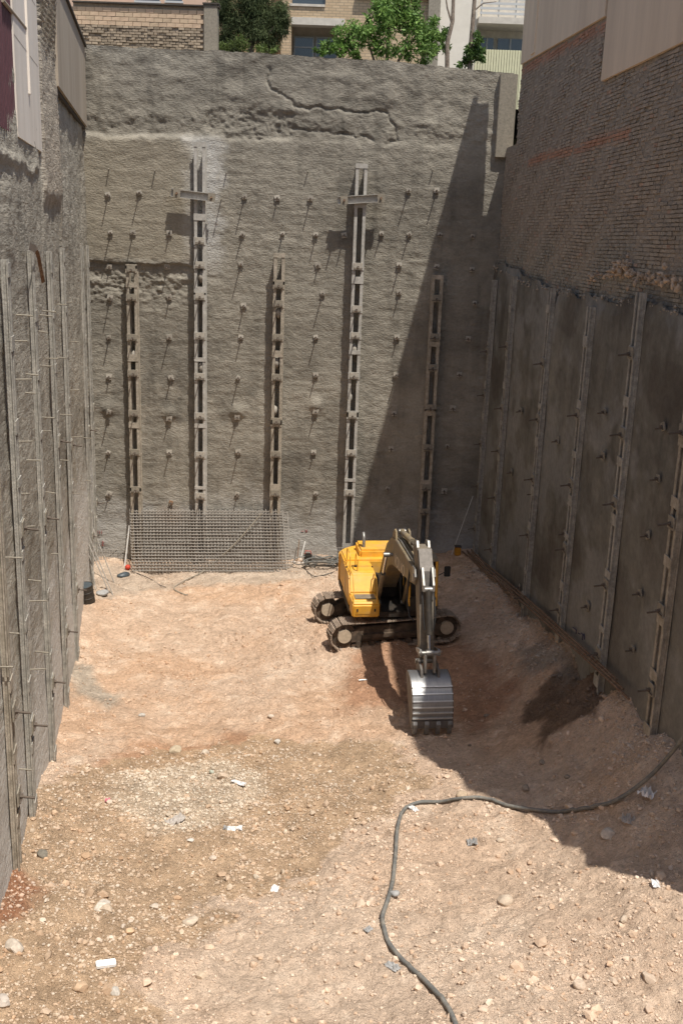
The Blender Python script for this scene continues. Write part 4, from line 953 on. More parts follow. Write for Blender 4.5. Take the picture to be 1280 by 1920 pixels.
# upper structure (x right of machine, y forward)
ep(MB().prism([(-1.32, -1.7), (1.32, -1.7), (1.32, 1.0), (.55, 1.45), (-.4, 1.45), (-1.32, 1.2)], 1.0, 1.16, 'z'), 'platform', 'black_metal')
cw = [(1.34 * cos(a_) if abs(cos(a_)) < .98 else 1.34 * (1 if cos(a_) > 0 else -1), -1.62 - 1.0 * sin(a_)) for a_ in np.linspace(0, pi, 17)]
ep(MB().prism(cw, 1.06, 2.12, 'z'), 'counterweight', 'yellow', bevel=.06)
hood = ep(MB().span((-1.30, -1.75, 1.17), (1.30, -.62, 2.18)), 'engine_hood', 'yellow', bevel=.05)
ep(MB().span((-.72, -2.05, 2.12), (.75, -.95, 2.42)), 'hood_cover', 'yellow', hood, bevel=.06)
for k in range(6): ep(MB().span((-1.2 + k * .08, -1.5, 2.182), (-1.16 + k * .08, -.8, 2.19)), 'vent_slot', 'black_metal', hood)
ep(MB().tube([(.58, -1.28, 2.4), (.58, -1.28, 2.72), (.58, -1.34, 2.80), (.58, -1.44, 2.86)], .055, 10), 'exhaust_pipe', 'grey_steel', smooth=True)
tank = ep(MB().prism([(-.60, 1.17), (.98, 1.17), (.98, 1.62), (.62, 2.12), (.50, 2.16), (-.60, 2.16)], .46, 1.32), 'fuel_tank', 'yellow', bevel=.045)
ep(MB().tube([(1.0, .0, 2.15), (1.0, .0, 2.21)], .07, 12), 'filler_cap', 'black_metal', tank, smooth=True)
for y_ in (-.05,): ep(MB().span((.45, y_, 1.3), (1.324, y_ + .012, 2.166)), 'panel_gap', 'black_metal', tank)
box = ep(MB().prism([(1.0, 1.08), (1.68, 1.08), (1.72, 1.50), (1.60, 1.60), (1.0, 1.62)], .47, 1.31), 'tool_box', 'yellow', bevel=.04)
ep(MB().box((.89, 1.712, 1.33), (.66, .012, .27), Matrix.Rotation(radians(-5), 3, 'X')), 'door', 'yellow', box, bevel=.005)
for x_ in (.62, 1.16): ep(MB().box((x_, 1.722, 1.33), (.05, .02, .09)), 'latch', 'black_metal', box)
ep(MB().span((.58, 1.12, 1.622), (1.2, 1.5, 1.634)), 'tread_plate', 'dusty_yellow', box)
def rail_(pts, r=.02): return ep(MB().tube(pts, r, 8), 'handrail', 'yellow', smooth=True)
rail_([(1.26, .45, 2.14), (1.26, .45, 2.62), (1.26, .36, 2.72), (1.26, -.22, 2.72), (1.26, -.32, 2.62), (1.26, -.32, 2.14)])
rail_([(1.02, .45, 2.14), (1.02, .45, 2.55), (1.02, .36, 2.64), (1.02, .1, 2.64), (1.02, .0, 2.55), (1.02, .0, 2.14)])
rail_([(1.28, 1.66, 1.52), (1.28, 1.60, 1.95), (1.28, 1.30, 2.30), (1.28, .82, 2.32), (1.28, .70, 2.1)], .017)
rail_([(.55, 1.66, 1.52), (.55, 1.58, 1.95), (.55, 1.35, 2.2), (.55, .82, 2.22), (.55, .72, 2.02)], .017)
# boom foot bracket
for x_ in (-.36, .36): ep(MB().prism([(-.35, 1.16), (.75, 1.16), (.62, 1.6), (.35, 2.0), (.10, 2.0), (-.2, 1.6)], x_ - .03, x_ + .03), 'boom_bracket', 'black_metal')
ep(MB().span((-.34, -.6, 1.17), (.34, .1, 1.75)), 'valve_block', 'black_metal')
# cab
CX0, CX1, CY0, CY1, CZ0, CZ1 = -1.36, -.43, -.35, 1.52, 1.17, 2.80
cab = ep(MB().prism([(CY0, CZ0), (CY1, CZ0), (CY1, CZ0 + .22), (CY1 - .02, CZ0 + .5), (.62, CZ0 + .62), (CY0, CZ0 + .75)], CX0, CX1), 'cab', 'black_metal', bevel=.03)
def pillar(a, b, r=.045, mat='yellow'): return ep(MB().tube([a, b], r, 6), 'pillar', mat, cab)
for x_ in (CX0 + .04, CX1 - .04):
    pillar((x_, CY1 - .02, CZ0 + .2), (x_, CY1 - .22, CZ1 - .05)); pillar((x_, .62, CZ0 + .55), (x_, .55, CZ1 - .05)); pillar((x_, CY0 + .04, CZ0 + .7), (x_, CY0 + .08, CZ1 - .05))
roof = ep(MB().prism([(CY0, CZ1 - .06), (CY1 - .16, CZ1 - .06), (CY1 - .20, CZ1 + .03), (CY1 - .5, CZ1 + .07), (CY0 + .1, CZ1 + .07)], CX0, CX1), 'cab_roof', 'dusty_yellow', cab, bevel=.03)
ep(MB().span((CX0 + .15, .2, CZ1 + .072), (CX1 - .15, .85, CZ1 + .09)), 'roof_hatch', 'glass', roof)
ep(MB().add([(CX0 + .05, CY1 - .03, CZ0 + .24), (CX1 - .05, CY1 - .03, CZ0 + .24), (CX1 - .05, CY1 - .225, CZ1 - .07), (CX0 + .05, CY1 - .225, CZ1 - .07)], [(0, 1, 2, 3)]), 'windscreen', 'glass', cab)
for x_ in (CX0 + .012, CX1 - .012):
    ep(MB().add([(x_, CY1 - .07, CZ0 + .5), (x_, CY0 + .08, CZ0 + .72), (x_, CY0 + .1, CZ1 - .08), (x_, CY1 - .25, CZ1 - .08)], [(0, 1, 2, 3)]), 'side_window', 'glass', cab)
ep(MB().add([(CX0 + .05, CY0 + .03, CZ0 + .75), (CX1 - .05, CY0 + .03, CZ0 + .75), (CX1 - .05, CY0 + .05, CZ1 - .08), (CX0 + .05, CY0 + .05, CZ1 - .08)], [(0, 1, 2, 3)]), 'rear_window', 'glass', cab)
mir = ep(MB().box((CX0 - .30, 1.30, 2.42), (.20, .05, .34)), 'mirror', 'rubber', bevel=.02)
ep(MB().tube([(CX0 - .02, 1.32, 2.3), (CX0 - .22, 1.31, 2.4)], .014, 6), 'mirror_arm', 'rubber', mir)
ep(MB().tube([(CX0 - .05, .70, 1.3), (CX0 - .07, .70, 2.4)], .018, 6), 'grab_bar', 'yellow', cab)
# boom: a box section that bends at its knee
CLn = [(.22, 1.75, .24), (.75, 2.42, .31), (1.40, 3.02, .37), (2.05, 3.34, .41), (2.8, 3.46, .40), (4.0, 3.54, .32), (5.0, 3.62, .24), (5.5, 3.68, .20)]
def strip(cl, x):
    tp, bt = [], []
    for i, (y, z, hh) in enumerate(cl):
        a = Vector(cl[max(i - 1, 0)][:2]); b = Vector(cl[min(i + 1, len(cl) - 1)][:2]); t = (b - a).normalized(); n = Vector((-t.y, t.x))
        tp.append((y + n.x * hh, z + n.y * hh)); bt.append((y - n.x * hh, z - n.y * hh))
    n_ = len(cl); vs = [(x_, *p) for x_ in (-x, x) for p in tp + bt]; m = MB(); fs = []
    for i in range(n_ - 1):
        for o_ in (0, 2 * n_): fs.append((o_ + i, o_ + i + 1, o_ + n_ + i + 1, o_ + n_ + i))
        fs += [(i, i + 1, 2 * n_ + i + 1, 2 * n_ + i), (n_ + i, n_ + i + 1, 3 * n_ + i + 1, 3 * n_ + i)]
    fs += [(0, n_, 3 * n_, 2 * n_), (n_ - 1, 2 * n_ - 1, 4 * n_ - 1, 3 * n_ - 1)]
    return m.add(vs, fs)
boom = ep(strip(CLn, .25), 'boom', 'dusty_yellow', bevel=.015)
ep(MB().tube([(-.42, .22, 1.80), (.42, .22, 1.80)], .10, 16), 'foot_pin', 'grey_steel', boom, smooth=True)
for x_ in (-.20, .20): ep(MB().prism([(1.9, 3.66), (2.5, 3.78), (2.4, 4.02), (2.2, 4.06), (1.98, 3.9)], x_ - .025, x_ + .025), 'cylinder_lug', 'dusty_yellow', boom)
for x_ in (-.16, -.06, .06, .16): ep(MB().tube([(x_, .9, 3.06), (x_, 1.5, 3.56), (x_, 2.05, 3.80), (x_, 3.0, 3.92), (x_, 4.2, 3.90), (x_, 5.0, 3.92)], .02, 6), 'hydraulic_pipe', 'grey_steel', boom, smooth=True)
for x_ in (-.26, .26): ep(MB().prism([(5.25, 3.5), (5.62, 3.6), (5.70, 3.76), (5.6, 3.94), (5.3, 3.96)], x_ - .02, x_ + .02), 'tip_plate', 'grey_steel', boom)
txt = bpy.data.curves.new('lettering', 'FONT'); txt.body = 'VOLVO'; txt.size = .46; txt.extrude = .002; txt.align_x = 'CENTER'; txt.align_y = 'CENTER'; txt.space_character = 1.05
to = bpy.data.objects.new('lettering_curve', txt); COL.objects.link(to)
dg = bpy.context.evaluated_depsgraph_get(); tme = bpy.data.meshes.new_from_object(to.evaluated_get(dg)); bpy.data.objects.remove(to); tme.name = 'lettering'
lt_o = link('lettering', tme, 'white_letter', boom)
ang = math.atan2(.08, 1.2)
lt_o.matrix_local = Matrix.Translation((.254, 3.35, 3.3)) @ Matrix.Rotation(ang, 4, 'X') @ Matrix.Rotation(pi / 2, 4, 'Z') @ Matrix.Rotation(pi / 2, 4, 'X')
# cylinders
def cylinder(name, a, b, r, frac=.55, mat='dusty_yellow'):
    a = Vector(a); b = Vector(b); m = a.lerp(b, frac); c = ep(MB().tube([a, m], r, 14).tube([m - (m - a).normalized() * .08, m], r * 1.15, 14), name, mat, smooth=True)
    ep(MB().tube([m, b], r * .55, 12), 'piston_rod', 'chrome', c, smooth=True)
    d = Vector((1, 0, 0)); [ep(MB().tube([q_ - d * .10, q_ + d * .10], r * .97, 12), 'eye', 'grey_steel', c, smooth=True) for q_ in (a, b)]; return c
for x_ in (-.42, .42): cylinder('boom_cylinder', (x_, .92, 1.28), (x_, 2.2, 3.26), .075, .62)
ep(MB().tube([(-.5, 2.2, 3.26), (.5, 2.2, 3.26)], .05, 12), 'boom_pin', 'grey_steel', boom, smooth=True)
cylinder('arm_cylinder', (0, 2.22, 3.98), (0, 4.98, 4.28), .085, .58)
# arm
arm = ep(MB().prism([(4.86, 4.34), (5.02, 4.46), (5.42, 4.44), (5.80, 3.94), (6.02, 3.24), (6.42, 1.95), (6.38, 1.72), (6.22, 1.72), (5.75, 2.64), (5.36, 3.52), (5.30, 3.79), (4.94, 4.14)], -.19, .19), 'arm', 'worn_yellow', bevel=.012)
ep(MB().prism([(5.45, 4.46), (5.82, 3.96), (6.035, 3.26), (6.06, 3.26), (5.85, 3.97), (5.47, 4.47)], -.175, .175), 'cover_plate', 'dark_bucket', arm)
ep(MB().tube([(-.30, 5.5, 3.7), (.30, 5.5, 3.7)], .09, 16), 'arm_pin', 'grey_steel', arm, smooth=True)
for x_ in (-.15, .15): ep(MB().prism([(4.80, 4.18), (5.06, 4.18), (5.30, 4.44), (5.18, 4.6), (4.95, 4.56), (4.82, 4.42)], x_ - .03, x_ + .03), 'arm_lug', 'grey_steel', arm)
for x_ in (-.13, .13): ep(MB().prism([(5.72, 4.04), (5.98, 3.52), (6.22, 3.54), (6.20, 3.7), (5.9, 4.09)], x_ - .025, x_ + .025), 'cylinder_lug', 'grey_steel', arm)
cylinder('bucket_cylinder', (0, 6.13, 3.56), (0, 6.74, 2.05), .085, .72, 'black_metal')
for x_ in (-.145, .145): ep(MB().tube([(x_, 5.9, 3.74), (x_ * 1.1, 6.30, 3.24), (x_ * 1.1, 6.46, 2.9), (x_ * .8, 6.52, 2.6)], .017, 6), 'hydraulic_hose', 'rubber', arm, smooth=True)
ep(MB().tube([(.2, 4.6, 3.74), (.30, 5.0, 3.44), (.36, 5.25, 2.94), (.33, 5.5, 2.59), (.24, 5.72, 2.54)], .022, 6), 'hydraulic_hose', 'rubber', arm, smooth=True)
# links and bucket
for x_ in (-.24, .24): ep(MB().prism([(6.22, 2.00), (6.30, 1.93), (6.78, 1.98), (6.80, 2.10), (6.7, 2.14)], x_ - .025, x_ + .025), 'guide_link', 'grey_steel')
for x_ in (-.12, .12): ep(MB().prism([(6.68, 2.02), (6.82, 2.02), (6.90, 1.56), (6.76, 1.54)], x_ - .03, x_ + .03), 'bucket_link', 'grey_steel')
ep(MB().tube([(-.28, 6.74, 2.05), (.28, 6.74, 2.05)], .06, 12), 'link_pin', 'grey_steel', smooth=True)
SHL = [(6.62, 1.50), (6.85, 1.50), (7.12, 1.44), (7.35, 1.30), (7.52, 1.10), (7.63, .86), (7.68, .62), (7.68, .38), (7.64, .16)]
PV = (6.32, 1.66)
SHL = [(PV[0] + .86 * (y - PV[0]), PV[1] + .86 * (z - PV[1])) for y, z in SHL]
def bs(y, z): return (PV[0] + .86 * (y - PV[0]), PV[1] + .86 * (z - PV[1]))
BW = .51
def shell(x0, x1, th):
    m = MB(); n_ = len(SHL); inn = []
    for i, (y, z) in enumerate(SHL):
        a = Vector(SHL[max(i - 1, 0)]); b = Vector(SHL[min(i + 1, n_ - 1)]); t = (b - a).normalized(); inn.append((y + t.y * th * -1 * -1 * 0 - (-t.y) * 0 + t.y * th, z - t.x * th))
    vs = [(x0, *p) for p in SHL] + [(x1, *p) for p in SHL] + [(x0, *p) for p in inn] + [(x1, *p) for p in inn]; fs = []
    for i in range(n_ - 1): fs += [(i, i + 1, n_ + i + 1, n_ + i), (2 * n_ + i, 2 * n_ + i + 1, 3 * n_ + i + 1, 3 * n_ + i), (i, i + 1, 2 * n_ + i + 1, 2 * n_ + i), (n_ + i, n_ + i + 1, 3 * n_ + i + 1, 3 * n_ + i)]
    fs += [(0, n_, 3 * n_, 2 * n_), (n_ - 1, 2 * n_ - 1, 4 * n_ - 1, 3 * n_ - 1)]
    return m.add(vs, fs)
bk = ep(shell(-BW, BW, .03), 'bucket', 'bucket_steel', smooth=True)
for x_ in (-BW - .012, BW + .012): ep(MB().prism(SHL[:] + [bs(7.46, .10), bs(6.70, 1.02), bs(6.48, 1.34)], x_ - .011, x_ + .011), 'side_plate', 'dark_bucket', bk)
for i_, f_ in ((3, .1), (3, .95), (4, .75), (5, .5), (6, .2), (6, .9)):
    a = Vector(SHL[i_]); b = Vector(SHL[i_ + 1]); q = a.lerp(b, f_); an_ = math.atan2(b.y - a.y, b.x - a.x)
    ep(MB().box((0, q.x + .02, q.y + .010), (2 * BW + .02, .032, .034), Matrix.Rotation(an_, 3, 'X')), 'wear_strip', 'strip_steel', bk)
ep(MB().box((0, *bs(7.67, .22)), (2 * BW + .06, .075, .20), Matrix.Rotation(radians(4), 3, 'X')), 'cutting_lip', 'dark_bucket', bk)
for k in range(4):
    x_ = -BW + .06 + k * (2 * BW - .12) / 3
    ep(MB().prism([bs(7.73, .34), bs(7.78, .24), bs(7.74, -.06), bs(7.66, -.12), bs(7.58, .10), bs(7.62, .26)], x_ - .055, x_ + .055), 'tooth', 'grey_steel', bk, bevel=.008)
for x_ in (-.22, .22): ep(MB().prism([(6.22, 1.60), (6.46, 1.36), (7.0, 1.46), (6.92, 1.66), (6.74, 1.72), (6.4, 1.76)], x_ - .03, x_ + .03), 'bucket_ear', 'dark_bucket', bk)
ep(MB().tube([(-.28, 6.32, 1.66), (.28, 6.32, 1.66)], .07, 12), 'bucket_pin', 'grey_steel', bk, smooth=True)

# ------------------------------------------------------------------ things along the foot of the back wall
M['white_pvc'] = material('white_pvc', (.66, .64, .60), .5, noise=.1, nscale=8)
M['red_plastic'] = material('red_plastic', (.50, .055, .03), .5, noise=.15, nscale=10)
M['blue_plastic'] = material('blue_plastic', (.03, .07, .16), .45, noise=.2, nscale=10)
M['blue_steel'] = material('blue_steel', (.06, .075, .085), .45, noise=.3, nscale=8, spec=.5)
M['orange_box'] = material('orange_box', (.55, .26, .03), .6, noise=.2, nscale=10)
M['foam'] = material('foam', (.82, .81, .79), .7, noise=.05, nscale=10)
M['rag'] = material('rag', (.42, .38, .34), .9, noise=.25, nscale=20, bump=.5, bscale=30, bdist=.01)
M['pale_plastic'] = material('pale_plastic', (.68, .67, .66), .45, noise=.15, nscale=15)
M['pink'] = material('pink', (.62, .22, .27), .6, noise=.15, nscale=15)
M['blue_rag'] = material('blue_rag', (.33, .325, .315), .7, noise=.3, nscale=15)
# leaning sheets of reinforcement mesh
def mesh_panel(p00, p10, p01, nu, nv, r, label, sag=.06):
    """p00 foot left, p10 foot right, p01 head left; vertical and horizontal bars each on their own."""
    p00, p10, p01 = [Vector([float(c) for c in p]) for p in (p00, p10, p01)]; eu = p10 - p00; ev = p01 - p00; n = eu.cross(ev).normalized()
    if n.y > 0: n = -n
    o = empty('steel_mesh', p00); tag(o, label, 'steel mesh', 'reinforcement mesh by the back wall')
    vm = [MB().tube([ev * f + n * (sag * sin(pi * f)) for f in (0, .5, 1.0)], r, 5, False).mesh('vertical_bar', True) for _ in range(1)][0]
    hm = MB().tube([eu * f for f in (0, .5, 1)], r, 5, False).mesh('horizontal_bar', True)
    for m_ in (vm, hm): m_.materials.append(M['rebar'])
    for i in range(nu):
        b = bpy.data.objects.new('vertical_bar', vm); COL.objects.link(b); b.parent = o; b.location = eu * (i / (nu - 1)) + ev * random.uniform(-.012, .012)
        b.scale = (1, 1, 1)
    for j in range(nv):
        f = .02 + .95 * j / (nv - 1); b = bpy.data.objects.new('horizontal_bar', hm); COL.objects.link(b); b.parent = o; b.location = ev * f + n * (sag * sin(pi * f) + r * 1.8)
    return o
def foot(px, py): return gpt(px, py, .02)
def over(fp, px, py, Y): q = far(px, py, Y); return Vector([float(c) for c in q])
fl = Vector([float(c) for c in level(249, 1072, -.12)]); fr_ = Vector([float(c) for c in level(538, 1072, .10)]); fl.z = -.14; fr_.z = .06
mesh_panel(fl, fr_, over(fl, 244, 955, DB - .32), 47, 21, .017, 'wide sheet of steel mesh leaning against the foot of the back wall')
fl2, fr2 = fl + Vector((.2, .12, 0)), fr_ + Vector((.2, .12, 0))
mesh_panel(fl2, fr2, over(fl2, 254, 957, DB - .2), 47, 21, .015, 'second mesh sheet showing behind the right edge of the front one')
a, b = foot(585, 1052), foot(640, 1052); mesh_panel(a, b, a + Vector((0, .35, .45)), 14, 5, .010, 'low strip of steel mesh behind the hose coil', .0)
a, b = foot(176, 1050), foot(236, 1052); mesh_panel(a, b, a + Vector((0, .3, .35)), 14, 5, .010, 'low strip of steel mesh left of the wide sheet', .0)
# long bar across the mesh, its tail on the ground
pts = [over(None, 491, 962, DB - .75), over(None, 440, 1020, DB - 1.15), gpt(385, 1073, .1), gpt(350, 1088, .03), gpt(332, 1098, .02), gpt(327, 1106, .02), gpt(345, 1115, .02), gpt(352, 1116, .02)]
def smooth_path(pts, k=6):
    out = []; P_ = [Vector(p) for p in pts]
    for i in range(len(P_) - 1):
        p0 = P_[max(i - 1, 0)]; p1 = P_[i]; p2 = P_[i + 1]; p3 = P_[min(i + 2, len(P_) - 1)]
        for j in range(k):
            t = j / k; out.append(.5 * ((2 * p1) + (p2 - p0) * t + (2 * p0 - 5 * p1 + 4 * p2 - p3) * t * t + (3 * p1 - p0 - 3 * p2 + p3) * t ** 3))
    return out + [P_[-1]]
tag(MB().tube(smooth_path(pts), .022, 8).build('bent_rod', 'plate', smooth=True), 'long pale rod lying diagonally across the leaning mesh', 'rod')
pts = [gpt(245, 1072, .03), gpt(262, 1078, .03), gpt(285, 1088, .02), gpt(300, 1098, .02), gpt(312, 1102, .02)]
tag(MB().tube(smooth_path(pts), .014, 6).build('thin_cable', 'rubber', smooth=True), 'thin dark cable on the ground under the left end of the mesh', 'cable')
# leaning rods in the left corner
for k, (a, b, lab) in enumerate((((214, 1092), (162, 958), 'long thin rod leaning in the left corner, farthest to the right'), ((212, 1116), (165, 1000), 'middle one of the rods leaning in the left corner'), ((205, 1112), (150, 980), 'rod leaning against the corner pile behind the black drum'), ((180, 1105), (158, 985), 'steepest of the rods leaning in the left corner'))):
    p = gpt(*a); q = over(None, *b, p.y + 1.0 + .4 * k * .3)
    tag(MB().tube([p, q], .021, 6).build('leaning_rod', 'rebar', smooth=True), lab, 'rod', 'rods leaning in the left corner')
p = gpt(234, 1062); q = over(None, 243, 985, DB - .55)
tag(MB().tube([p, q], .03, 8).build('white_pipe', 'white_pvc', smooth=True), 'white plastic pipe leaning at the left edge of the mesh', 'pipe')
def blob(name, mat, loc, size, label, cat, group=None, sub=2, amp=.15, seed=0, col=None):
    bm = bmesh.new(); bmesh.ops.create_icosphere(bm, subdivisions=sub, radius=1.0); g = random.Random(seed)
    ks = [(Vector((g.gauss(0, 1), g.gauss(0, 1), g.gauss(0, 1))).normalized(), g.uniform(-amp, amp * .4)) for _ in range(14)]
    for v in bm.verts:
        d = v.co.normalized(); f = 1 + g.uniform(-.03, .03)
        for n, a_ in ks:
            c = d.dot(n)
            if c > .45: f += a_ * (c - .45) * 1.8
        v.co = d * f
        v.co = Vector((v.co.x * size[0], v.co.y * size[1], v.co.z * size[2]))
    me = bpy.data.meshes.new(name); bm.to_mesh(me); bm.free()
    for f in me.polygons: f.use_smooth = True
    if col is not None: set_col(me, [col] * len(me.vertices))
    o = link(name, me, mat); o.location = loc; o.rotation_euler = (g.uniform(-.2, .2), g.uniform(-.2, .2), g.uniform(0, 6.28)); tag(o, label, cat, group); return o
p = gpt(240, 1068); blob('red_ball', 'red_plastic', p + Vector((0, 0, .10)), (.11, .11, .11), 'small red ball at the foot of the white pipe', 'ball', amp=.01)
p = gpt(232, 1080); blob('dark_cloth', 'blue_steel', p + Vector((0, 0, .05)), (.36, .2, .1), 'dark crumpled cloth on the ground beside the red ball', 'cloth', amp=.5, seed=3)
def drum(name, loc, r, h, mat, label, tilt=(0, 0, 0), lid='black_metal'):
    o = empty(name, loc); o.rotation_euler = tilt; tag(o, label, 'drum')
    n = 20; b = MB(); b.tube([(0, 0, 0), (0, 0, h * .31), (0, 0, h * .33), (0, 0, h * .35), (0, 0, h * .65), (0, 0, h * .67), (0, 0, h * .69), (0, 0, h)], [r, r, r * 1.05, r, r, r * 1.05, r, r], n)
    b.build('body', mat, o, smooth=True); MB().tube([(0, 0, h + .001), (0, 0, h + .02)], r * .93, n).build('lid', lid, o, smooth=True)
    rim = MB(); ring = [(r * cos(a_), r * sin(a_), h + .012) for a_ in np.linspace(0, 2 * pi, 25)]; rim.tube(ring, .016, 6, False); rim.build('rim', mat, o, smooth=True); return o
drum('oil_drum', gpt(165, 1128), .26, .62, 'black_metal', 'small black drum beside the leaning rods at the left wall', (.15, -.1, 0), 'blue_steel')
blob('plastic_sheet', 'blue_rag', gpt(192, 1113) + Vector((0, 0, .06)), (.36, .25, .14), 'crumpled grey plastic sheet beside the black drum', 'plastic sheet', amp=.6, seed=5, sub=3)
tag(MB().tube([gpt(147, 1127, .05), gpt(172, 1126, .06)], .022, 6).build('white_rod', 'white_pvc', smooth=True), 'short white rod lying in front of the black drum', 'rod')
drum('blue_canister', gpt(628, 1035) + Vector((0, .2, .12)), .19, .42, 'blue_plastic', 'dark blue canister above the hose coil behind the excavator', (.45, .2, 0), 'blue_steel')
# coil of hose behind the excavator
pts = []; g = random.Random(4); c0 = gpt(602, 1062)
for k in range(150):
    a_ = k * .30; rr = .62 + .20 * math.sin(k * .37) + .15 * math.sin(k * .11); px_ = c0.x + rr * 1.05 * cos(a_) + .22 * math.sin(k * .05); py_ = c0.y + rr * .62 * sin(a_) + .1 * math.cos(k * .07)
    pts.append(Vector((px_, py_, gz(px_, py_) + .04 + .0018 * k + .05 * (0.5 + .5 * math.sin(k * .9)))))
tag(MB().tube(pts, .024, 6).build('hose_coil', 'hose', smooth=True), 'tangled coil of grey hose on the ground behind the excavator', 'hose')
pts = [gpt(575, 1072, .03), gpt(590, 1082, .03), gpt(615, 1078, .05), gpt(632, 1070, .05), gpt(622, 1060, .08), gpt(600, 1050, .1), gpt(580, 1056, .05), gpt(568, 1066, .03)]
tag(MB().tube(smooth_path(pts), .016, 6).build('black_cable', 'rubber', smooth=True), 'thin black cable looped over the hose coil', 'cable')
tor = MB(); c1 = gpt(642, 1060) + Vector((0, .1, .22)); ring = [c1 + Vector((.22 * cos(a_), .10 * sin(a_), .22 * sin(a_))) for a_ in np.linspace(0, 2 * pi, 25)]; tor.tube(ring, .07, 10, False)
tag(tor.build('grey_tyre', 'hose', smooth=True), 'small grey tyre standing beside the excavator counterweight', 'tyre')
bag = empty('tool_bag', tuple(gpt(577, 1052))); tag(bag, 'black tool bag with a red rim between the mesh and the hose coil', 'bag')
bl = gpt(577, 1052); part(MB().box(bl + Vector((0, 0, .16)), (.30, .24, .32), Matrix.Rotation(.3, 3, 'Z')), 'body', 'black_metal', bag, bevel=.05)
part(MB().tube([bl + Vector((-.12, 0, .3)), bl + Vector((-.1, 0, .42)), bl + Vector((.1, 0, .42)), bl + Vector((.12, 0, .3))], .018, 6), 'handle', 'red_plastic', bag)
for k, (a, b, lab) in enumerate((((563, 1050), (572, 1015), 'pale rod leaning on the wall beside the tool bag'), ((557, 1052), (561, 1012), 'dark rod leaning on the wall next to the mesh'))):
    p = gpt(*a); tag(MB().tube([p, over(None, *b, p.y + .5)], .02, 6).build('short_rod', ('white_pvc', 'rust')[k], smooth=True), lab, 'rod', 'rods beside the tool bag')
tag(MB().tube([gpt(548, 1055, .04), gpt(572, 1058, .05)], .025, 6).build('steel_pipe', 'white_pvc', smooth=True), 'short pale pipe on the ground in front of the tool bag', 'pipe')
# right corner
ob = empty('orange_crate', tuple(gpt(857, 1040))); tag(ob, 'small orange crate at the back end of the pipes by the right wall', 'crate'); q = gpt(857, 1040)
part(MB().box(q + Vector((0, 0, .16)), (.24, .26, .34)), 'body', 'orange_box', ob, bevel=.03); part(MB().box(q + Vector((0, 0, .35)), (.26, .28, .03)), 'lid', 'dark_cap', ob)
for k, (dx, lab) in enumerate(((0, 'longest of the steel pipes lying along the foot of the right wall'), (9, 'middle one of the steel pipes at the foot of the right wall'), (17, 'steel pipe at the foot of the right wall, closest to the piles'))):
    pp = []
    for t in np.linspace(0, 1, 14):
        x = (866 + dx) + (1178 - 866 - k * 20) * t; y = 1036 + (1310 - 1036 - k * 18) * (t ** 1.06)
        g_ = gpt(x, y, .05 + .03 * k); q_ = right(x, y, .30 - .05 * k); g_ = g_ if g_.y < q_[1] else Vector((float(q_[0]), float(q_[1]), max(float(q_[2]), 0))); pp.append(g_)
    tag(MB().tube(pp, .032, 8).build('steel_pipe', 'rust', smooth=True), lab, 'pipe', 'steel pipes along the right wall')
q0 = gpt(846, 1040); tag(MB().tube([q0, over(None, 886, 930, DB - .25)], .014, 6).build('leaning_rod', 'white_pvc', smooth=True), 'thin pale rod leaning in the right-hand back corner', 'rod')

# ------------------------------------------------------------------ hose across the foreground
HP = [(858, 1940), (838, 1893), (800, 1848), (755, 1806), (726, 1768), (716, 1728), (727, 1690), (736, 1655), (741, 1605), (745, 1555), (757, 1522), (785, 1508), (825, 1507), (870, 1500), (905, 1500), (950, 1514), (1000, 1522), (1050, 1526), (1100, 1520)]
hp = [gpt(x, y, .05) for x, y in HP]
for x, y, Y in ((1150, 1502, None), (1200, 1470, None), (1240, 1432, None), (1283, 1378, None), (1330, 1300, None)):
    lift = {1150: .12, 1200: .35, 1240: .75, 1283: 1.5, 1330: 2.4}[x]
    z_ = 1.5
    for _ in range(20):
        p = level(x, y, z_); z_ = .6 * z_ + .4 * (gz(p[0], p[1]) + lift)
    hp.append(Vector([float(c) for c in level(x, y, z_)]))
hq = smooth_path(hp, 9)
for q in hq[:170]: q.z = max(q.z, gz(q.x, q.y) + .036, gz(q.x + .06, q.y) + .015, gz(q.x - .06, q.y) + .015)
tag(MB().tube(hq, .039, 12).build('long_hose', 'hose', smooth=True), 'thick grey hose winding across the pale soil in the foreground', 'hose')
blob('cloth_tie', 'blue_rag', gpt(736, 1682) + Vector((0, 0, .08)), (.11, .08, .07), 'scrap of cloth tied round the long hose', 'cloth', amp=.5, seed=8)

# ------------------------------------------------------------------ stones
GS = 'loose stones on the excavation floor'
def rock(loc, size, label, seed, col):
    g = random.Random(seed); bm = bmesh.new(); bmesh.ops.create_icosphere(bm, subdivisions=3, radius=1.0)
    pl = [(Vector((g.gauss(0, 1), g.gauss(0, 1), g.gauss(0, .8))).normalized(), g.uniform(.62, .92)) for _ in range(11)]
    for v in bm.verts:
        for n, d in pl:
            e = v.co.dot(n) - d
            if e > 0: v.co -= n * e
        v.co *= 1 + g.uniform(-.018, .018)
        v.co = Vector((v.co.x * size[0], v.co.y * size[1], v.co.z * size[2]))
    me = bpy.data.meshes.new('stone'); bm.to_mesh(me); bm.free()
    cv = [tuple(np.array(col) * g.uniform(.85, 1.1)) for _ in me.vertices]; set_col(me, cv)
    for f in me.polygons: f.use_smooth = True
    me.set_sharp_from_angle(angle=radians(28))
    o = link('stone', me, 'stone'); o.location = loc; o.rotation_euler = (g.uniform(-.2, .2), g.uniform(-.2, .2), g.uniform(0, 6.28)); tag(o, label, 'stone', GS); return o
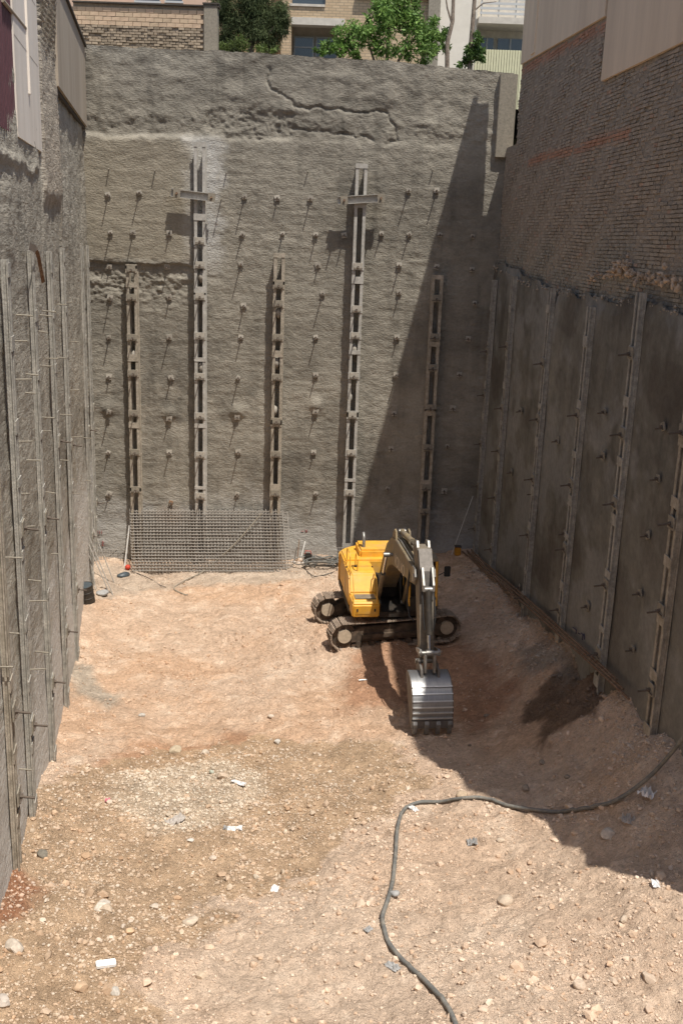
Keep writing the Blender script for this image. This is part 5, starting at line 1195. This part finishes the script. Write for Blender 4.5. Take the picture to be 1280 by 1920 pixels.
STONES = [(358, 1730, .155, (.55, .46, .36), 'large pale rounded cobble casting a shadow at the edge of the damp gravel'), (243, 1748, .11, (.55, .38, .24), 'orange-tinted round cobble left of the large pale one'),
          (192, 1700, .17, (.56, .50, .42), 'pale flat stone standing in the gravel above the white foam block'), (290, 1702, .12, (.55, .47, .38), 'long pale stone between the two round cobbles and the gravel'),
          (481, 1646, .10, (.52, .44, .34), 'round beige stone near the tip of the damp gravel patch'), (328, 1409, .20, (.46, .38, .27), 'large tan stone at the far edge of the damp gravel'),
          (386, 1411, .12, (.52, .44, .35), 'pale stone right of the large tan one at the gravel edge'), (397, 1449, .09, (.42, .44, .36), 'greenish pale stone in the white gravel'), (357, 1577, .10, (.58, .54, .48), 'whitish stone in the middle of the damp gravel'),
          (399, 1610, .10, (.56, .46, .37), 'pinkish pale stone below the whitish one in the gravel'), (80, 1604, .16, (.20, .18, .145), 'dark flat stone at the left beside the red soil'), (28, 1778, .20, (.52, .45, .37), 'pale slab lying at the left edge of the picture'),
          (6, 1880, .16, (.50, .44, .38), 'grey stone in the lower left corner'), (150, 1852, .15, (.50, .36, .24), 'tan stone low in the gravel below the white foam block'), (215, 1862, .12, (.50, .46, .40), 'grey stone right of the tan one low in the gravel'),
          (485, 1795, .10, (.50, .39, .29), 'small tan stone alone on the pale soil, left of the hose'), (378, 1832, .12, (.52, .41, .30), 'half-buried tan stone below the large cobble'), (945, 1692, .18, (.52, .42, .32), 'broad broken stone right of the hose'),
          (866, 1494, .20, (.47, .36, .25), 'flat stone lying under the bend of the hose'), (985, 1479, .13, (.33, .27, .21), 'round stone in the shade behind the hose'), (1216, 1836, .13, (.54, .43, .33), 'stone near the lower right edge of the picture'),
          (1085, 1848, .14, (.55, .44, .34), 'pale stone on the dry soil, low on the right'), (1150, 1842, .10, (.52, .41, .31), 'small stone between the two pale ones low on the right'), (1140, 1565, .17, (.54, .47, .39), 'pale angular slab at the shadow edge below the hose'),
          (938, 1576, .09, (.52, .42, .32), 'small stone between the hose and the crumpled black plastic'), (520, 1392, .11, (.56, .52, .46), 'whitish crushed stone on the slope below the machine'), (1168, 1725, .10, (.52, .42, .32), 'small stone on the pale soil right of the broad broken one'),
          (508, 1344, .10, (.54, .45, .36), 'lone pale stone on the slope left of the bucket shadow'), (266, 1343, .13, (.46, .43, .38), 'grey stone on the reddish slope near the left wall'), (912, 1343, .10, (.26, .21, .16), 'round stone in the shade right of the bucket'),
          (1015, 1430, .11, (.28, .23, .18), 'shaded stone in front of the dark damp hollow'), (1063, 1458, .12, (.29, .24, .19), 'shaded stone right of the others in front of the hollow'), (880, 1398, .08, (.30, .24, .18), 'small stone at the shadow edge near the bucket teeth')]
for k, (x, y, s_, c, lab) in enumerate(STONES):
    p = gpt(x, y); g = random.Random(k); s_ *= .8
    rock(p + Vector((0, 0, s_ * .22)), (s_ * g.uniform(.95, 1.3), s_ * g.uniform(.7, 1.0), s_ * g.uniform(.5, .75)), lab, 40 + k, c)
# litter
def crumple(x, y, size, mat, label, cat, seed, name='litter', group='litter on the excavation floor', n=9, hgt=.5):
    g = np.random.default_rng(seed); p = gpt(x, y); V = []; 
    for i in range(n):
        for j in range(n):
            u, v = (i / (n - 1) - .5), (j / (n - 1) - .5); V.append((u * size[0] * 2 + g.normal(0, .05) * size[0], v * size[1] * 2 + g.normal(0, .05) * size[1], abs(g.normal(0, hgt)) * size[2] + .01))
    me = fast_mesh(name, V, grid_faces(n, n), False)
    o = link(name, me, mat); o.location = p + Vector((0, 0, .01)); o.rotation_euler = (0, 0, g.uniform(0, 6)); sol = o.modifiers.new('thickness', 'SOLIDIFY'); sol.thickness = .006; tag(o, label, cat, group); return o
fb = MB().box((0, 0, 0), (.30, .13, .07)); o = fb.build('foam_block', 'foam', bevel=.012); o.location = gpt(199, 1812, .05); o.rotation_euler = (.05, .08, .35); tag(o, 'white foam block lying on the damp gravel', 'foam block')
crumple(330, 1541, (.20, .12, .09), 'rag', 'crumpled grey rag on the gravel', 'rag', 2, 'rag')
crumple(1213, 1492, (.16, .14, .16), 'pale_plastic', 'white crumpled plastic bag in the shade by the right wall', 'plastic bag', 3, 'plastic_bag')
crumple(1178, 1543, (.16, .10, .10), 'rag', 'grey crumpled plastic bag just below the long hose', 'plastic bag', 4, 'plastic_bag')
crumple(884, 1583, (.08, .10, .12), 'blue_rag', 'crumpled black and white plastic scrap on the pale soil', 'plastic scrap', 5, 'plastic_scrap')
crumple(735, 1815, (.12, .07, .04), 'blue_rag', 'blue plastic scrap touching the long hose', 'plastic scrap', 6, 'plastic_scrap')
crumple(690, 1745, (.07, .05, .04), 'blue_rag', 'small grey blue scrap left of the long hose', 'plastic scrap', 7, 'plastic_scrap')
crumple(440, 1556, (.15, .07, .05), 'pale_plastic', 'pinkish white paper scrap on the gravel', 'paper', 8, 'paper_scrap')
crumple(202, 1503, (.07, .05, .06), 'pink', 'bright pink scrap on the gravel near the left wall', 'scrap', 9, 'pink_scrap')
crumple(515, 1670, (.12, .07, .03), 'pale_plastic', 'pale plastic film at the tip of the damp patch', 'plastic film', 10, 'plastic_film')
crumple(775, 1518, (.12, .06, .04), 'pale_plastic', 'white paper under the bend of the hose', 'paper', 11, 'paper_scrap')
crumple(447, 1470, (.18, .06, .05), 'pale_plastic', 'white plastic strip on the pale gravel', 'plastic strip', 12, 'plastic_strip')
crumple(425, 1555, (.07, .06, .05), 'blue_rag', 'small grey scrap beside the pinkish paper', 'plastic scrap', 13, 'plastic_scrap')
crumple(1228, 1660, (.10, .06, .04), 'pale_plastic', 'white plastic scrap near the right edge of the picture', 'plastic scrap', 14, 'plastic_scrap')
crumple(680, 1276, (.12, .03, .02), 'foam', 'white slip of paper in the shadow of the boom', 'paper', 15, 'paper_scrap', n=4)
# gravel nobody could count
def pebbles(name, N, pick, s0, s1, cols, seed, label):
    g = np.random.default_rng(seed); X, Y = pick(g, N); Z = ground_h(X, Y); N = len(X)
    s = np.exp(g.normal(math.log(s0), .45, N)); s = np.clip(s, .008, s1)
    ico = np.array(ICO_V)[None] * g.uniform(.7, 1.25, (N, 12, 1)) * (s[:, None, None] * g.uniform(.6, 1.2, (N, 1, 3)))
    ico[:, :, 2] *= .8
    a_ = g.uniform(0, 6.28, N); ca, sa = np.cos(a_)[:, None], np.sin(a_)[:, None]; x, y = ico[:, :, 0] * ca - ico[:, :, 1] * sa, ico[:, :, 0] * sa + ico[:, :, 1] * ca
    V = np.stack([x + X[:, None], y + Y[:, None], ico[:, :, 2] + (Z + s * .25)[:, None]], 2).reshape(-1, 3)
    Fq = (np.array(ICO_F)[None] + (np.arange(N) * 12)[:, None, None]).reshape(-1, 3)
    cc = np.array(cols)[g.integers(0, len(cols), N)] * g.uniform(.8, 1.2, (N, 1)); base = soil_color(X, Y); cc = cc * .55 + base * .45
    dk = mask(X, Y, DARK, .2, .6, 29)[:, None]; cc = cc * (1 - dk) + base * dk
    o = link(name, fast_mesh(name, V, Fq, False, np.repeat(cc, 12, 0)), 'stone'); tag(o, label, 'gravel', kind='stuff'); return o
def in_damp(g, N):
    xs = np.array(DAMP); X = g.uniform(xs[:, 0].min(), xs[:, 0].max(), N * 4); Y = g.uniform(max(10.5, xs[:, 1].min()), xs[:, 1].max(), N * 4)
    m = mask(X, Y, DAMP, .35, .9, 3) * (.35 + .65 * sstep(-.25, .25, fbm(X * .9, Y * .9, 301, 4))); k = g.uniform(0, 1, len(X)) < m; return X[k][:N], Y[k][:N]
def all_over(g, N):
    X = g.uniform(-9, 8.3, N * 3); Y = 10.5 + 28 * g.uniform(0, 1, N * 3) ** 1.1; m = .25 + .75 * sstep(-.1, .3, fbm(X * .8, Y * .8, 303, 4)); k = g.uniform(0, 1, len(X)) < m; return X[k][:N], Y[k][:N]
def by_right(g, N):
    Y = g.uniform(14, 37, N); X = RO[0] + RD[0] / RD[1] * (Y - DB) - np.abs(g.normal(.25, .5, N)); return X, Y
def in_pale(g, N):
    xs = np.array(PALE); X = g.uniform(xs[:, 0].min() - .5, xs[:, 0].max() + .5, N * 3); Y = g.uniform(xs[:, 1].min() - .5, xs[:, 1].max() + .5, N * 3); m = mask(X, Y, PALE, .5, .9, 21); k = g.uniform(0, 1, len(X)) < m; return X[k][:N], Y[k][:N]
PB = [(.60, .52, .42), (.54, .45, .35), (.50, .38, .27), (.46, .40, .32), (.66, .60, .52), (.40, .31, .23)]
pebbles('gravel', 9000, in_damp, .018, .10, PB, 51, 'coarse mixed gravel strewn over the damp brown patch')
pebbles('soil_crumbs', 13000, all_over, .021, .075, [(.54, .40, .29), (.58, .45, .34), (.50, .36, .25), (.60, .50, .40), (.45, .29, .18), (.34, .21, .13), (.40, .26, .16)], 53, 'loose crumbs of dry soil and small stones all over the floor')
def near_floor(g, N):
    X = g.uniform(-6.5, 7, N * 3); Y = 10.4 + 11 * g.uniform(0, 1, N * 3); m = .12 + .88 * sstep(-.05, .35, fbm(X * 1.3, Y * 1.3, 305, 4)); k = g.uniform(0, 1, len(X)) < m; return X[k][:N], Y[k][:N]
pebbles('dry_crumbs', 13000, near_floor, .013, .05, [(.60, .47, .36), (.64, .52, .41), (.55, .42, .31), (.66, .57, .47)], 59, 'fine dry crumbs scattered over the pale soil in front')
pebbles('clods', 900, near_floor, .038, .12, [(.58, .45, .34), (.62, .49, .38), (.50, .36, .25)], 61, 'scattered clods of dry soil and broken stone in front')
pebbles('rubble', 1500, by_right, .030, .11, [(.40, .34, .27), (.34, .28, .22), (.45, .40, .34)], 55, 'broken rubble along the foot of the right wall')
pebbles('white_gravel', 1700, in_pale, .020, .06, [(.62, .55, .45), (.68, .62, .53), (.56, .50, .40)], 57, 'pale crushed stone in the middle of the damp patch')
